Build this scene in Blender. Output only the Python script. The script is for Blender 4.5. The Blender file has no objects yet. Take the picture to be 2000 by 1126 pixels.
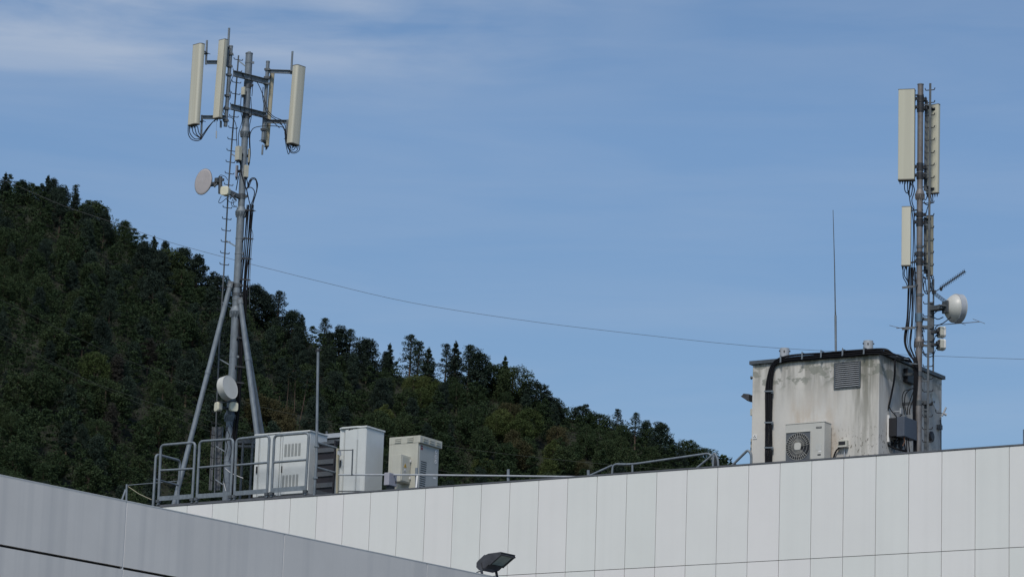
import bpy, math, random
import numpy as np
from mathutils import Vector, Matrix
rnd = random.Random(7)
C = bpy.context.scene.collection
S = bpy.context.scene
R = math.radians
# ------------------------------------------------------------------ camera
FPX, ROLL, PITCH, YAWU = 6770.46, 0.0341594, 0.219544, 2.14699712
CAM = Vector((0, 0, 1.7))
_up = Vector((math.sin(ROLL)*math.cos(PITCH), -math.cos(ROLL)*math.cos(PITCH), math.sin(PITCH)))
_z = Vector((0, 0, 1)); _Y = (_z - _z.dot(_up)*_up).normalized(); _X = _Y.cross(_up)
M3 = Matrix((_X, _Y, _up))
def ray(px, py): return M3 @ Vector((px-1000, py-563, FPX))
cd = bpy.data.cameras.new('camera'); cam = bpy.data.objects.new('camera', cd); C.objects.link(cam)
cx, cy, cz = M3 @ Vector((1, 0, 0)), M3 @ Vector((0, -1, 0)), M3 @ Vector((0, 0, -1))
cam.matrix_world = Matrix(((cx.x, cy.x, cz.x, 0), (cx.y, cy.y, cz.y, 0), (cx.z, cy.z, cz.z, 1.7), (0, 0, 0, 1)))
cd.sensor_width = 36; cd.lens = FPX/2000*36; cd.clip_start = 1; cd.clip_end = 8000
S.camera = cam
# ------------------------------------------------------------------ light
SUN_EL, SUN_DIR = R(50), Vector((-0.22, -0.97, 0)).normalized()
w = bpy.data.worlds.new('World'); S.world = w; w.use_nodes = True
nt = w.node_tree; nt.nodes.clear()
N = nt.nodes.new; L_ = nt.links.new
out = N('ShaderNodeOutputWorld'); bg = N('ShaderNodeBackground'); sky = N('ShaderNodeTexSky')
sky.sky_type = 'NISHITA'; sky.sun_disc = False; sky.sun_elevation = SUN_EL
sky.sun_rotation = math.atan2(SUN_DIR.x, SUN_DIR.y)
sky.air_density = 1.0; sky.dust_density = 0.3; sky.ozone_density = 3.0; sky.altitude = 300
hsv = N('ShaderNodeHueSaturation'); hsv.inputs['Saturation'].default_value = 1.0; hsv.inputs['Value'].default_value = 1.0
tint = N('ShaderNodeMixRGB'); tint.blend_type = 'MULTIPLY'; tint.inputs[0].default_value = 1
tint.inputs[2].default_value = (0.775, 0.82, 0.85, 1)
tc = N('ShaderNodeTexCoord')
mp = N('ShaderNodeMapping'); mp.inputs['Scale'].default_value = (3.2, 3.2, 26); mp.inputs['Location'].default_value = (0.35, 0, 1.1)
mp.inputs['Rotation'].default_value = (0, R(4), 0)
n1 = N('ShaderNodeTexNoise'); n1.inputs['Scale'].default_value = 2.4; n1.inputs['Detail'].default_value = 7; n1.inputs['Roughness'].default_value = 0.55
n1.inputs['Distortion'].default_value = 0.4
cr = N('ShaderNodeValToRGB'); cr.color_ramp.elements[0].position = 0.40; cr.color_ramp.elements[1].position = 0.74
cr.color_ramp.elements[0].color = (0, 0, 0, 1); cr.color_ramp.elements[1].color = (1, 1, 1, 1)
sep = N('ShaderNodeSeparateXYZ')
# cloud bank: denser high up on the left of the view
mz = N('ShaderNodeMapRange'); mz.inputs[1].default_value = 0.256; mz.inputs[2].default_value = 0.290; mz.interpolation_type = 'SMOOTHSTEP'
mx = N('ShaderNodeMapRange'); mx.inputs[1].default_value = 0.06; mx.inputs[2].default_value = -0.105
md = N('ShaderNodeMath'); md.operation = 'ADD'
mlr = N('ShaderNodeMath'); mlr.operation = 'MULTIPLY'; mlr.use_clamp = True
base = N('ShaderNodeMath'); base.operation = 'MULTIPLY_ADD'; base.inputs[1].default_value = 0.30; base.inputs[2].default_value = 0.13
fac = N('ShaderNodeMath'); fac.operation = 'MULTIPLY'; fac.use_clamp = True
mix = N('ShaderNodeMixRGB'); mix.inputs[2].default_value = (4.1, 4.6, 5.4, 1)
L_(tc.outputs['Generated'], mp.inputs[0]); L_(mp.outputs[0], n1.inputs['Vector']); L_(n1.outputs['Fac'], cr.inputs[0])
L_(tc.outputs['Generated'], sep.inputs[0]); L_(sep.outputs[2], mz.inputs[0]); L_(sep.outputs[0], mx.inputs[0])
L_(mz.outputs[0], mlr.inputs[0]); L_(mx.outputs[0], mlr.inputs[1]); L_(mlr.outputs[0], base.inputs[0])
n2 = N('ShaderNodeTexNoise'); n2.inputs['Scale'].default_value = 3.2; n2.inputs['Detail'].default_value = 7; n2.inputs['Distortion'].default_value = 0.3
mp2 = N('ShaderNodeMapping'); mp2.inputs['Scale'].default_value = (4.0, 4.0, 17.0); mp2.inputs['Rotation'].default_value = (0, R(6), 0); mp2.inputs['Location'].default_value = (1.7, 0.4, 0.6)
c2r = N('ShaderNodeMapRange'); c2r.inputs[1].default_value = 0.32; c2r.inputs[2].default_value = 0.60
bank = N('ShaderNodeMath'); bank.operation = 'MULTIPLY'
wis = N('ShaderNodeMath'); wis.operation = 'MULTIPLY'
L_(tc.outputs['Generated'], mp2.inputs[0]); L_(mp2.outputs[0], n2.inputs['Vector']); L_(n2.outputs['Fac'], c2r.inputs[0]); L_(c2r.outputs[0], bank.inputs[0]); L_(mlr.outputs[0], bank.inputs[1])
L_(cr.outputs[0], wis.inputs[0]); L_(base.outputs[0], wis.inputs[1])
fac.operation = 'MULTIPLY_ADD'; fac.inputs[1].default_value = 0.72; L_(bank.outputs[0], fac.inputs[0]); L_(wis.outputs[0], fac.inputs[2])
L_(sky.outputs[0], hsv.inputs['Color']); L_(hsv.outputs[0], tint.inputs[1]); L_(tint.outputs[0], mix.inputs[1])
gz = N('ShaderNodeMapRange'); gz.inputs[1].default_value = 0.10; gz.inputs[2].default_value = 0.26; gz.inputs[3].default_value = 0.74; gz.inputs[4].default_value = 1.0
gm = N('ShaderNodeVectorMath'); gm.operation = 'SCALE'; L_(sep.outputs[2], gz.inputs[0]); L_(gz.outputs[0], gm.inputs['Scale']); L_(tint.outputs[0], gm.inputs[0]); L_(gm.outputs[0], mix.inputs[1])
L_(fac.outputs[0], mix.inputs[0]); L_(mix.outputs[0], bg.inputs[0]); L_(bg.outputs[0], out.inputs[0])
bg.inputs[1].default_value = 0.122
sd = bpy.data.lights.new('sun', 'SUN'); so = bpy.data.objects.new('sun', sd); C.objects.link(so)
sd.energy = 2.45; sd.angle = R(14); sd.color = (1, 0.93, 0.83)
sv = Vector((SUN_DIR.x*math.cos(SUN_EL), SUN_DIR.y*math.cos(SUN_EL), math.sin(SUN_EL)))
so.rotation_euler = sv.to_track_quat('Z', 'Y').to_euler(); so.location = (0, 0, 60)
S.view_settings.view_transform = 'Standard'; S.view_settings.look = 'None'; S.view_settings.gamma = 1
S.view_settings.exposure = 0.0
# ------------------------------------------------------------------ frames of reference
UX = Vector((math.sin(YAWU), math.cos(YAWU), 0)); VX = Vector((-UX.y, UX.x, 0)); ZX = Vector((0, 0, 1))
def W(px, py, Y):
    r = ray(px, py); return CAM + r*(Y/r.y)
O = W(2000, 866, 75.0); ZT = O.z; O = Vector((O.x, O.y, 0))
def RP(u, v, z): return O + UX*u + VX*v + ZX*z
def PV(px, py, v):
    r = ray(px, py); t = ((O-CAM).dot(VX)+v)/r.dot(VX); return CAM + r*t
def PU(px, py, u):
    r = ray(px, py); t = ((O-CAM).dot(UX)+u)/r.dot(UX); return CAM + r*t
def PZ(px, py, z):
    r = ray(px, py); return CAM + r*((z-CAM.z)/r.z)
def uvz(p): q = p-O; return q.dot(UX), q.dot(VX), p.z
def hd(deg):   # horizontal direction, degrees clockwise from straight away from the camera
    return Vector((math.sin(R(deg)), math.cos(R(deg)), 0))
# ------------------------------------------------------------------ mesh helpers
def wloc(o):
    l = Vector((0, 0, 0))
    while o is not None: l += o.location; o = o.parent
    return l
def tag(o, label=None, cat=None, group=None, kind=None):
    if label: o['label'] = label
    if cat: o['category'] = cat
    if group: o['group'] = group
    if kind: o['kind'] = kind
    return o
def thing(name, loc, label, cat, group=None):
    o = bpy.data.objects.new(name, None); C.objects.link(o); o.location = loc; o.empty_display_size = .2
    return tag(o, label, cat, group)
def frame(d):
    d = d.normalized(); a = ZX if abs(d.z) < .95 else Vector((1, 0, 0))
    x = a.cross(d).normalized(); return x, d.cross(x)
class MB:
    def __init__(s): s.v = []; s.f = []; s.sm = []; s.mi = []; s.m = 0
    def add(s, vs, fs, smooth=False):
        b = len(s.v); s.v += [Vector(p) for p in vs]
        s.f += [tuple(i+b for i in f) for f in fs]; s.sm += [smooth]*len(fs); s.mi += [s.m]*len(fs); return s
    def box(s, c, a, b, d):  # centre and three half-axis vectors
        p = [c+a*i+b*j+d*k for i in (-1, 1) for j in (-1, 1) for k in (-1, 1)]
        f = [(0, 1, 3, 2), (4, 6, 7, 5), (0, 4, 5, 1), (2, 3, 7, 6), (0, 2, 6, 4), (1, 5, 7, 3)]
        if a.cross(b).dot(d) < 0: f = [t[::-1] for t in f]
        return s.add(p, f)
    def rbox(s, u0, u1, v0, v1, z0, z1):
        return s.box(RP((u0+u1)/2, (v0+v1)/2, (z0+z1)/2), UX*(abs(u1-u0)/2), VX*(abs(v1-v0)/2), ZX*(abs(z1-z0)/2))
    def bar(s, p, q, w_, h_, side=None):
        d = (q-p); x, y = frame(d)
        if side is not None:
            x = (side - d*(side.dot(d)/d.dot(d))).normalized(); y = d.normalized().cross(x)
        return s.box((p+q)/2, x*w_/2, y*h_/2, d/2)
    def tube(s, pts, r, n=10, cap=True, radii=None):
        pts = [Vector(p) for p in pts]; m = len(pts); vs = []; x = None
        for i, p in enumerate(pts):
            d = (pts[min(i+1, m-1)]-pts[max(i-1, 0)]).normalized()
            if x is None: x, y = frame(d)
            else:
                x = (x - d*x.dot(d)).normalized(); y = d.cross(x)
            rr = radii[i] if radii else r
            vs += [p+(x*math.cos(2*math.pi*k/n)+y*math.sin(2*math.pi*k/n))*rr for k in range(n)]
        fs = [(i*n+k, i*n+(k+1) % n, (i+1)*n+(k+1) % n, (i+1)*n+k) for i in range(m-1) for k in range(n)]
        s.add(vs, fs, True)
        if cap:
            s.add(vs[:n], [tuple(range(n))[::-1]]); s.add(vs[-n:], [tuple(range(n))])
        return s
    def lathe(s, o, d, prof, n=28, smooth=True):   # prof: (distance along d, radius)
        d = d.normalized(); x, y = frame(d); vs = []
        for t, r in prof: vs += [o+d*t+(x*math.cos(2*math.pi*k/n)+y*math.sin(2*math.pi*k/n))*max(r, .0005) for k in range(n)]
        m = len(prof); rings = [vs[i*n:(i+1)*n] for i in range(m)]; a0 = None; run = [0]
        for i in range(m-1):      # profile corners sharper than 35 degrees get their own vertices
            a1 = math.atan2(prof[i+1][1]-prof[i][1], prof[i+1][0]-prof[i][0])
            if a0 is not None and abs((a1-a0+math.pi) % (2*math.pi)-math.pi) > R(35): s._strip(rings, run, n, smooth); run = [i]
            run.append(i+1); a0 = a1
        s._strip(rings, run, n, smooth)
        s.add(rings[0], [tuple(range(n))[::-1]]); s.add(rings[-1], [tuple(range(n))])
        return s
    def _strip(s, rings, run, n, smooth):
        vs = [p for i in run for p in rings[i]]
        s.add(vs, [(i*n+k, i*n+(k+1) % n, (i+1)*n+(k+1) % n, (i+1)*n+k) for i in range(len(run)-1) for k in range(n)], smooth)
    def prism(s, poly, ext, smooth=False):
        n = len(poly); p = [Vector(a) for a in poly]; q = [a+ext for a in p]
        fs = [tuple(range(n))[::-1], tuple(range(n, 2*n))] + [(k, (k+1) % n, n+(k+1) % n, n+k) for k in range(n)]
        nrm = Vector((0, 0, 0))
        for k in range(n): nrm += p[k].cross(p[(k+1) % n])
        if nrm.dot(ext) < 0: fs = [f[::-1] for f in fs]
        if smooth: s.add(p+q, fs[:2]); return s.add(p+q, fs[2:], True)
        return s.add(p+q, fs)
    def build(s, name, mats, parent=None, bevel=0, origin=None):
        if not isinstance(mats, (list, tuple)): mats = [mats]
        if parent is not None: o0 = wloc(parent)
        elif origin is not None: o0 = Vector(origin)
        else:
            xs = [p.x for p in s.v]; ys = [p.y for p in s.v]; zs = [p.z for p in s.v]
            o0 = Vector(((min(xs)+max(xs))/2, (min(ys)+max(ys))/2, min(zs)))
        me = bpy.data.meshes.new(name); me.from_pydata([tuple(p-o0) for p in s.v], [], s.f)
        for m in mats: me.materials.append(m)
        me.polygons.foreach_set('use_smooth', s.sm); me.polygons.foreach_set('material_index', s.mi); me.update()
        ob = bpy.data.objects.new(name, me); C.objects.link(ob)
        if parent is not None: ob.parent = parent
        else: ob.location = o0
        if bevel:
            b = ob.modifiers.new('bevel', 'BEVEL'); b.width = bevel; b.segments = 2; b.limit_method = 'ANGLE'; b.angle_limit = R(40)
            b.harden_normals = False
        return ob
def smooth(pts, k=5):
    pts = [Vector(p) for p in pts]; o = []
    P = [pts[0]*2-pts[1]]+pts+[pts[-1]*2-pts[-2]]
    for i in range(1, len(P)-2):
        a, b, c, d = P[i-1:i+3]
        for j in range(k):
            t = j/k
            o.append(.5*((2*b)+(c-a)*t+(2*a-5*b+4*c-d)*t*t+(3*b-a-3*c+d)*t**3))
    o.append(pts[-1]); return o
def rounded(pts, r, k=5):
    pts = [Vector(p) for p in pts]; o = [pts[0]]
    for i in range(1, len(pts)-1):
        p = pts[i]; a = (pts[i-1]-p); b = (pts[i+1]-p); rr = min(r, a.length*.45, b.length*.45)
        A = p+a.normalized()*rr; B = p+b.normalized()*rr
        for j in range(k+1):
            t = j/k; o.append(A*(1-t)**2+p*2*t*(1-t)+B*t*t)
    o.append(pts[-1]); return o
def text_mesh(name, body, origin, xdir, ydir, height, mat, parent, shear=0, width=None):
    cu = bpy.data.curves.new(name, 'FONT'); cu.body = body; cu.size = 1; cu.shear = shear; cu.extrude = .02; cu.align_x = 'CENTER'; cu.align_y = 'CENTER'
    to = bpy.data.objects.new(name, cu); C.objects.link(to); dg = bpy.context.evaluated_depsgraph_get()
    me = bpy.data.meshes.new_from_object(to.evaluated_get(dg)); bpy.data.objects.remove(to)
    xs = [v.co.x for v in me.vertices]; ww = max(xs)-min(xs); ys = [v.co.y for v in me.vertices]; hh = max(ys)-min(ys)
    sx = (width/ww) if width else height/hh; sy = height/hh; zd = xdir.cross(ydir); o0 = wloc(parent)
    for v in me.vertices: v.co = origin+xdir*v.co.x*sx+ydir*v.co.y*sy+zd*v.co.z*.1 - o0
    me.materials.clear(); me.materials.append(mat)
    ob = bpy.data.objects.new(name, me); C.objects.link(ob); ob.parent = parent; return ob
# ------------------------------------------------------------------ materials
def mat(name, col, rough=.6, metal=0, var=0, vscale=8, bump=0, spec=.5, stretch=None, col2=None, island=0, streak=None):
    m = bpy.data.materials.new(name); m.use_nodes = True; t = m.node_tree; b = t.nodes['Principled BSDF']
    b.inputs['Base Color'].default_value = (*col, 1); b.inputs['Roughness'].default_value = rough
    b.inputs['Metallic'].default_value = metal; b.inputs['Specular IOR Level'].default_value = spec
    last = None
    g = t.nodes.new('ShaderNodeNewGeometry')
    def vec(sc):
        mpn = t.nodes.new('ShaderNodeMapping'); mpn.inputs['Scale'].default_value = sc; t.links.new(g.outputs['Position'], mpn.inputs[0]); return mpn.outputs[0]
    if var:
        n = t.nodes.new('ShaderNodeTexNoise'); n.inputs['Scale'].default_value = vscale; n.inputs['Detail'].default_value = 6; n.inputs['Roughness'].default_value = .65
        t.links.new(vec(stretch or (1, 1, 1)), n.inputs['Vector'])
        c2 = col2 or tuple(max(0, c*(1-var)) for c in col); c1 = tuple(min(1, c*(1+var*.5)) for c in col)
        r = t.nodes.new('ShaderNodeValToRGB'); r.color_ramp.elements[0].position = .32; r.color_ramp.elements[1].position = .68
        r.color_ramp.elements[0].color = (*c2, 1); r.color_ramp.elements[1].color = (*c1, 1)
        t.links.new(n.outputs['Fac'], r.inputs[0]); last = r.outputs[0]
        if bump:
            bn = t.nodes.new('ShaderNodeBump'); bn.inputs['Strength'].default_value = bump; bn.inputs['Distance'].default_value = .01
            t.links.new(n.outputs['Fac'], bn.inputs['Height']); t.links.new(bn.outputs[0], b.inputs['Normal'])
    if island:
        mm = t.nodes.new('ShaderNodeMixRGB'); mm.blend_type = 'MULTIPLY'; mm.inputs[0].default_value = 1
        rr = t.nodes.new('ShaderNodeValToRGB'); rr.color_ramp.elements[0].color = (1-island, 1-island*.6, 1-island*.7, 1); rr.color_ramp.elements[1].color = (1, 1-island*.25, 1, 1)
        t.links.new(g.outputs['Random Per Island'], rr.inputs[0]); t.links.new(rr.outputs[0], mm.inputs[2])
        if last: t.links.new(last, mm.inputs[1])
        else: mm.inputs[1].default_value = (*col, 1)
        last = mm.outputs[0]
    if streak:   # (strength, colour, frequency): rain streaks running down
        n2 = t.nodes.new('ShaderNodeTexNoise'); n2.inputs['Scale'].default_value = streak[2]; n2.inputs['Detail'].default_value = 4
        t.links.new(vec((1, 1, .012)), n2.inputs['Vector'])
        r2 = t.nodes.new('ShaderNodeValToRGB'); r2.color_ramp.elements[0].position = .48; r2.color_ramp.elements[1].position = .72
        r2.color_ramp.elements[0].color = (0, 0, 0, 1); r2.color_ramp.elements[1].color = (streak[0],)*3+(1,)
        t.links.new(n2.outputs['Fac'], r2.inputs[0])
        m2 = t.nodes.new('ShaderNodeMixRGB'); m2.inputs[2].default_value = (*streak[1], 1); t.links.new(r2.outputs[0], m2.inputs[0])
        if last: t.links.new(last, m2.inputs[1])
        else: m2.inputs[1].default_value = (*col, 1)
        last = m2.outputs[0]
    if last: t.links.new(last, b.inputs['Base Color'])
    return m
GALV = mat('galvanised_steel', (.20, .235, .27), .6, .25, .28, 9, .15, stretch=(1, 1, .5))
GALVD = mat('weathered_steel', (.11, .125, .14), .6, .35, .4, 8, .15)
RUSTY = mat('weathered_pole_steel', (.19, .187, .19), .6, .35, .5, 3.5, .15, col2=(.14, .12, .11))
DARKST = mat('dark_steel', (.04, .043, .05), .55, .3, .4, 12)
CABLE = mat('black_cable', (.006, .006, .009), .6, 0, .3, 20, spec=.25)
CREAM = mat('cream_radome', (.60, .585, .49), .45, 0, .06, 3, 0, stretch=(1, 1, .04), streak=(.35, (.36, .33, .24), 9))
CREAMB = mat('weathered_radome', (.44, .41, .31), .55, 0, .22, 3, 0, stretch=(1, 1, .04), streak=(.6, (.24, .20, .12), 10))
CREAMC = mat('grey_cream_radome', (.545, .535, .435), .5, 0, .04, 2.5, 0, stretch=(1, 1, .04), streak=(.25, (.34, .33, .27), 8))
CAPG = mat('grey_plastic', (.16, .15, .13), .6)
BOXC = mat('beige_box', (.50, .49, .41), .5, 0, .12, 6)
DISHW = mat('white_radome', (.54, .545, .52), .4, 0, .08, 3, streak=(.2, (.4, .4, .36), 7))
DISHP = mat('pinkish_grey_radome', (.44, .405, .405), .30, 0, .08, 4)
YELW = mat('ivory_radome', (.72, .70, .55), .45, 0, .1, 6)
PANEL = mat('white_cladding', (.80, .795, .785), .42, 0, .03, .5, island=.07, streak=(.10, (.55, .56, .56), 5))
GREYP = mat('grey_cladding', (.735, .71, .70), .42, .0, .06, .8, streak=(.55, (.56, .55, .56), 5))
SEAL = mat('light_sealant', (.62, .63, .65), .6)
DARK = mat('shadow_gap', (.02, .02, .022), .8)
COPE = mat('dark_coping', (.13, .135, .15), .5, .3, .2, 6)
ROOFM = mat('roof_felt', (.09, .09, .09), .9, 0, .3, 2)
CABW = mat('white_cabinet', (.62, .65, .65), .45, 0, .05, 3, streak=(.2, (.5, .52, .52), 8))
CABW2 = mat('cabinet_vent_grey', (.36, .38, .38), .6)
CABB = mat('beige_cabinet', (.50, .50, .44), .5, 0, .08, 3, streak=(.3, (.38, .37, .31), 8))
CABG = mat('grey_cabinet_door', (.36, .385, .385), .5, 0, .08, 4, streak=(.2, (.28, .30, .30), 8))
GREYB = mat('pale_grey_box', (.34, .34, .39), .5, 0, .1, 5)
STRIPL = mat('slat_grey', (.10, .11, .125), .5, 0, .1, 5)
STRIPD = mat('slat_dark', (.022, .021, .028), .6, 0, .1, 5)
FLOOD = mat('charcoal_casting', (.065, .066, .075), .5, .2, .3, 14, .2)
GLASS = mat('lamp_glass', (.26, .32, .33), .10, 0, .3, 6)
ACW = mat('beige_metal', (.54, .535, .50), .45, 0, .05, 3, streak=(.15, (.40, .39, .35), 6))
FLASH = mat('roof_flashing', (.10, .115, .13), .5, .4, .3, 5)
RRU = mat('slate_grey_metal', (.085, .10, .13), .5, .2, .1, 6)
WHITE = mat('white_paint', (.72, .72, .72), .5); YEL = mat('warning_yellow', (.55, .33, .03), .5); RED = mat('red_sign', (.22, .04, .04), .5)
BLACK = mat('black_plastic', (.015, .015, .018), .5); COPPER = mat('copper', (.5, .22, .12), .4, .6)
CYL = mat('vent_grey', (.42, .45, .49), .55, .1, .12, 5, streak=(.3, (.3, .3, .3), 9))
GROUND = mat('ground_grass', (.06, .07, .035), .95, 0, .4, .6)
SOIL = mat('forest_floor', (.018, .022, .012), .95, 0, .5, .3)
BARK = mat('bark', (.10, .075, .055), .9, 0, .5, 6, .4, stretch=(1, 1, .3))
BARKR = mat('reddish_pine_bark', (.085, .06, .045), .9, 0, .5, 5, .4, stretch=(1, 1, .3))
def plaster():
    m = bpy.data.materials.new('stained_plaster'); m.use_nodes = True; t = m.node_tree; b = t.nodes['Principled BSDF']; b.inputs['Roughness'].default_value = .85
    g = t.nodes.new('ShaderNodeNewGeometry')
    def dot(d, off):
        n = t.nodes.new('ShaderNodeVectorMath'); n.operation = 'DOT_PRODUCT'; n.inputs[1].default_value = d; t.links.new(g.outputs['Position'], n.inputs[0])
        a = t.nodes.new('ShaderNodeMath'); a.operation = 'SUBTRACT'; a.inputs[1].default_value = off; t.links.new(n.outputs['Value'], a.inputs[0]); return a.outputs[0]
    U_ = dot(UX, HU1+O.dot(UX)); V_ = dot(VX, HV0+O.dot(VX)); Z_ = dot(ZX, HZ1)
    cmb = t.nodes.new('ShaderNodeCombineXYZ'); t.links.new(U_, cmb.inputs[0]); t.links.new(V_, cmb.inputs[1]); t.links.new(Z_, cmb.inputs[2])
    def noise(sc, scale, det=6, ro=.6, loc=(0, 0, 0)):
        mpn = t.nodes.new('ShaderNodeMapping'); mpn.inputs['Scale'].default_value = sc; mpn.inputs['Location'].default_value = loc; t.links.new(cmb.outputs[0], mpn.inputs[0])
        n = t.nodes.new('ShaderNodeTexNoise'); n.inputs['Scale'].default_value = scale; n.inputs['Detail'].default_value = det; n.inputs['Roughness'].default_value = ro
        t.links.new(mpn.outputs[0], n.inputs['Vector']); return n.outputs['Fac']
    def mr(x, a, b_, c=0, d=1):
        n = t.nodes.new('ShaderNodeMapRange'); n.inputs[1].default_value = a; n.inputs[2].default_value = b_; n.inputs[3].default_value = c; n.inputs[4].default_value = d
        n.interpolation_type = 'SMOOTHSTEP'; t.links.new(x, n.inputs[0]); return n.outputs[0]
    def op(o, a, b_):
        n = t.nodes.new('ShaderNodeMath'); n.operation = o; n.use_clamp = True
        for i, x in enumerate((a, b_)):
            if isinstance(x, (int, float)): n.inputs[i].default_value = x
            else: t.links.new(x, n.inputs[i])
        return n.outputs[0]
    def mixc(a, colr, f):
        n = t.nodes.new('ShaderNodeMixRGB'); n.inputs[2].default_value = (*colr, 1); t.links.new(f, n.inputs[0])
        if isinstance(a, tuple): n.inputs[1].default_value = (*a, 1)
        else: t.links.new(a, n.inputs[1])
        return n.outputs[0]
    c = mixc((.565, .555, .53), (.62, .60, .56), mr(noise((1, 1, .4), 1.2), .4, .65))
    c = mixc(c, (.38, .365, .33), op('MULTIPLY', mr(noise((1, 1, .10), 4.5), .52, .78), .5))
    # grime under the roof edge, running down in fingers
    fing = op('MULTIPLY', mr(Z_, -1.3, -.15), mr(noise((1, 1, .12), 5, loc=(3, 1, 0)), .38, .62))
    c = mixc(c, (.16, .155, .13), op('MULTIPLY', fing, .6))
    c = mixc(c, (.23, .24, .21), op('MULTIPLY', op('MULTIPLY', mr(Z_, -.75, -.45), mr(noise((1, 1, 1.6), 2.2, loc=(7, 0, 2)), .5, .54)), .8))
    # mossy streak beside the corner
    band = op('MULTIPLY', mr(U_, -.85, -.5), mr(U_, .05, -.3))
    c = mixc(c, (.10, .10, .07), op('MULTIPLY', op('MULTIPLY', band, mr(noise((1, 1, .1), 7, loc=(1, 5, 0)), .34, .6)), mr(Z_, -3.2, -.1, .25, .7)))
    # speckled mould low at the corner
    spk = op('MULTIPLY', op('MULTIPLY', mr(U_, -1.5, -.9), mr(Z_, -1.5, -2.0)), mr(noise((1, 1, .6), 16), .56, .62))
    c = mixc(c, (.13, .12, .10), op('MULTIPLY', spk, .8))
    # rust brown by the condenser
    br = op('MULTIPLY', op('MULTIPLY', mr(U_, -2.4, -2.2), mr(U_, -.7, -1.5)), mr(Z_, -.4, -2.0))
    c = mixc(c, (.40, .30, .20), op('MULTIPLY', op('MULTIPLY', br, mr(noise((1, 1, .35), 3, loc=(0, 9, 4)), .35, .65)), .8))
    # right side is greyer with dark blotches
    sd_ = op('MULTIPLY', mr(V_, .12, .6), mr(noise((1, 1, .5), 2.3, loc=(0, 3, 7)), .35, .7))
    c = mixc(c, (.24, .23, .21), op('MULTIPLY', sd_, .4))
    t.links.new(c, b.inputs['Base Color'])
    bn = t.nodes.new('ShaderNodeBump'); bn.inputs['Strength'].default_value = .35; bn.inputs['Distance'].default_value = .01
    t.links.new(noise((1, 1, 1), 14, 8, .7), bn.inputs['Height']); t.links.new(bn.outputs[0], b.inputs['Normal'])
    return m
def leafmat(name, c1, c2):
    m = bpy.data.materials.new(name); m.use_nodes = True; t = m.node_tree; b = t.nodes['Principled BSDF']; b.inputs['Roughness'].default_value = .75
    b.inputs['Specular IOR Level'].default_value = .15
    g = t.nodes.new('ShaderNodeNewGeometry'); oi = t.nodes.new('ShaderNodeObjectInfo')
    mx_ = t.nodes.new('ShaderNodeMixRGB'); mx_.inputs[1].default_value = (*c1, 1); mx_.inputs[2].default_value = (*c2, 1)
    t.links.new(g.outputs['Random Per Island'], mx_.inputs[0])
    hs = t.nodes.new('ShaderNodeHueSaturation'); mr1 = t.nodes.new('ShaderNodeMapRange'); mr1.inputs[3].default_value = .485; mr1.inputs[4].default_value = .515
    mr2 = t.nodes.new('ShaderNodeMapRange'); mr2.inputs[3].default_value = 1.14; mr2.inputs[4].default_value = .8
    t.links.new(oi.outputs['Random'], mr1.inputs[0]); t.links.new(oi.outputs['Random'], mr2.inputs[0])
    t.links.new(mr1.outputs[0], hs.inputs['Hue']); t.links.new(mr2.outputs[0], hs.inputs['Value']); t.links.new(mx_.outputs[0], hs.inputs['Color'])
    t.links.new(hs.outputs[0], b.inputs['Base Color']); return m
LF = dict(pine=leafmat('pine_needles', (.017, .031, .025), (.034, .053, .037)),  # bluish cast of distance haze is put into the needle colour
          leaf=leafmat('broadleaf_green', (.023, .041, .019), (.046, .070, .029)),
          lime=leafmat('yellow_green_leaves', (.045, .068, .020), (.075, .095, .032)),
          brown=leafmat('brown_needles', (.024, .026, .022), (.040, .038, .032)),
          rust=leafmat('rusty_leaves', (.045, .048, .022), (.075, .068, .032)))
# ------------------------------------------------------------------ ground and hill
me = MB(); me.add([(-3000, -1500, 0), (3000, -1500, 0), (3000, 4500, 0), (-3000, 4500, 0)], [(0, 1, 2, 3)])
tag(me.build('ground', GROUND, origin=(0, 0, 0)), kind='structure')
SIL = [(-900, 225), (-300, 295), (0, 350), (100, 368), (200, 417), (300, 480), (400, 537), (500, 583), (600, 630), (700, 672), (800, 705), (900, 722), (1000, 736), (1060, 760), (1150, 802), (1250, 822), (1330, 860), (1400, 889), (1460, 920), (1600, 985), (2000, 1120), (2600, 1300)]
YR = 560.0
def ridge(s):   # tree-top height of the ridge for azimuth slope s = x/Y
    px = 1000+s*FPX
    for (a, ya), (b, yb) in zip(SIL, SIL[1:]):
        if px <= b or b == 2600:
            t = min(1.5, max(-.5, (px-a)/(b-a))); py = ya+(yb-ya)*t; break
    else: py = 1300
    if px < -900: py = 230
    return W(px, py, YR).z
_hn = [(rnd.uniform(.02, .07), rnd.uniform(0, 6.28), rnd.uniform(.02, .07), rnd.uniform(0, 6.28), rnd.uniform(.6, 1.6)) for _ in range(7)]
def hill(x, Y):
    b = sum(a*math.sin(x*fx+p1)*math.cos(Y*fy+p2) for fx, p1, fy, p2, a in _hn)
    r = ridge(x/Y)-2.6
    if Y <= YR: z = r-(YR-Y)*.60+b*(.4 if Y > YR-25 else 1)
    else: z = r-(Y-YR)*.25-((Y-YR)**2)*.002+b
    return max(z, -1.0)
hv, hf = [], []; xs = list(range(-300, 321, 10)); ysl = list(range(300, 801, 10))
for y in ysl:
    for x in xs: hv.append((x, y, hill(x, y)))
nx = len(xs)
for j in range(len(ysl)-1):
    for i in range(nx-1): hf.append((j*nx+i, j*nx+i+1, (j+1)*nx+i+1, (j+1)*nx+i))
me = MB(); me.add(hv, hf, True); tag(me.build('hillside', SOIL, origin=(0, 500, 0)), kind='structure')
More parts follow.
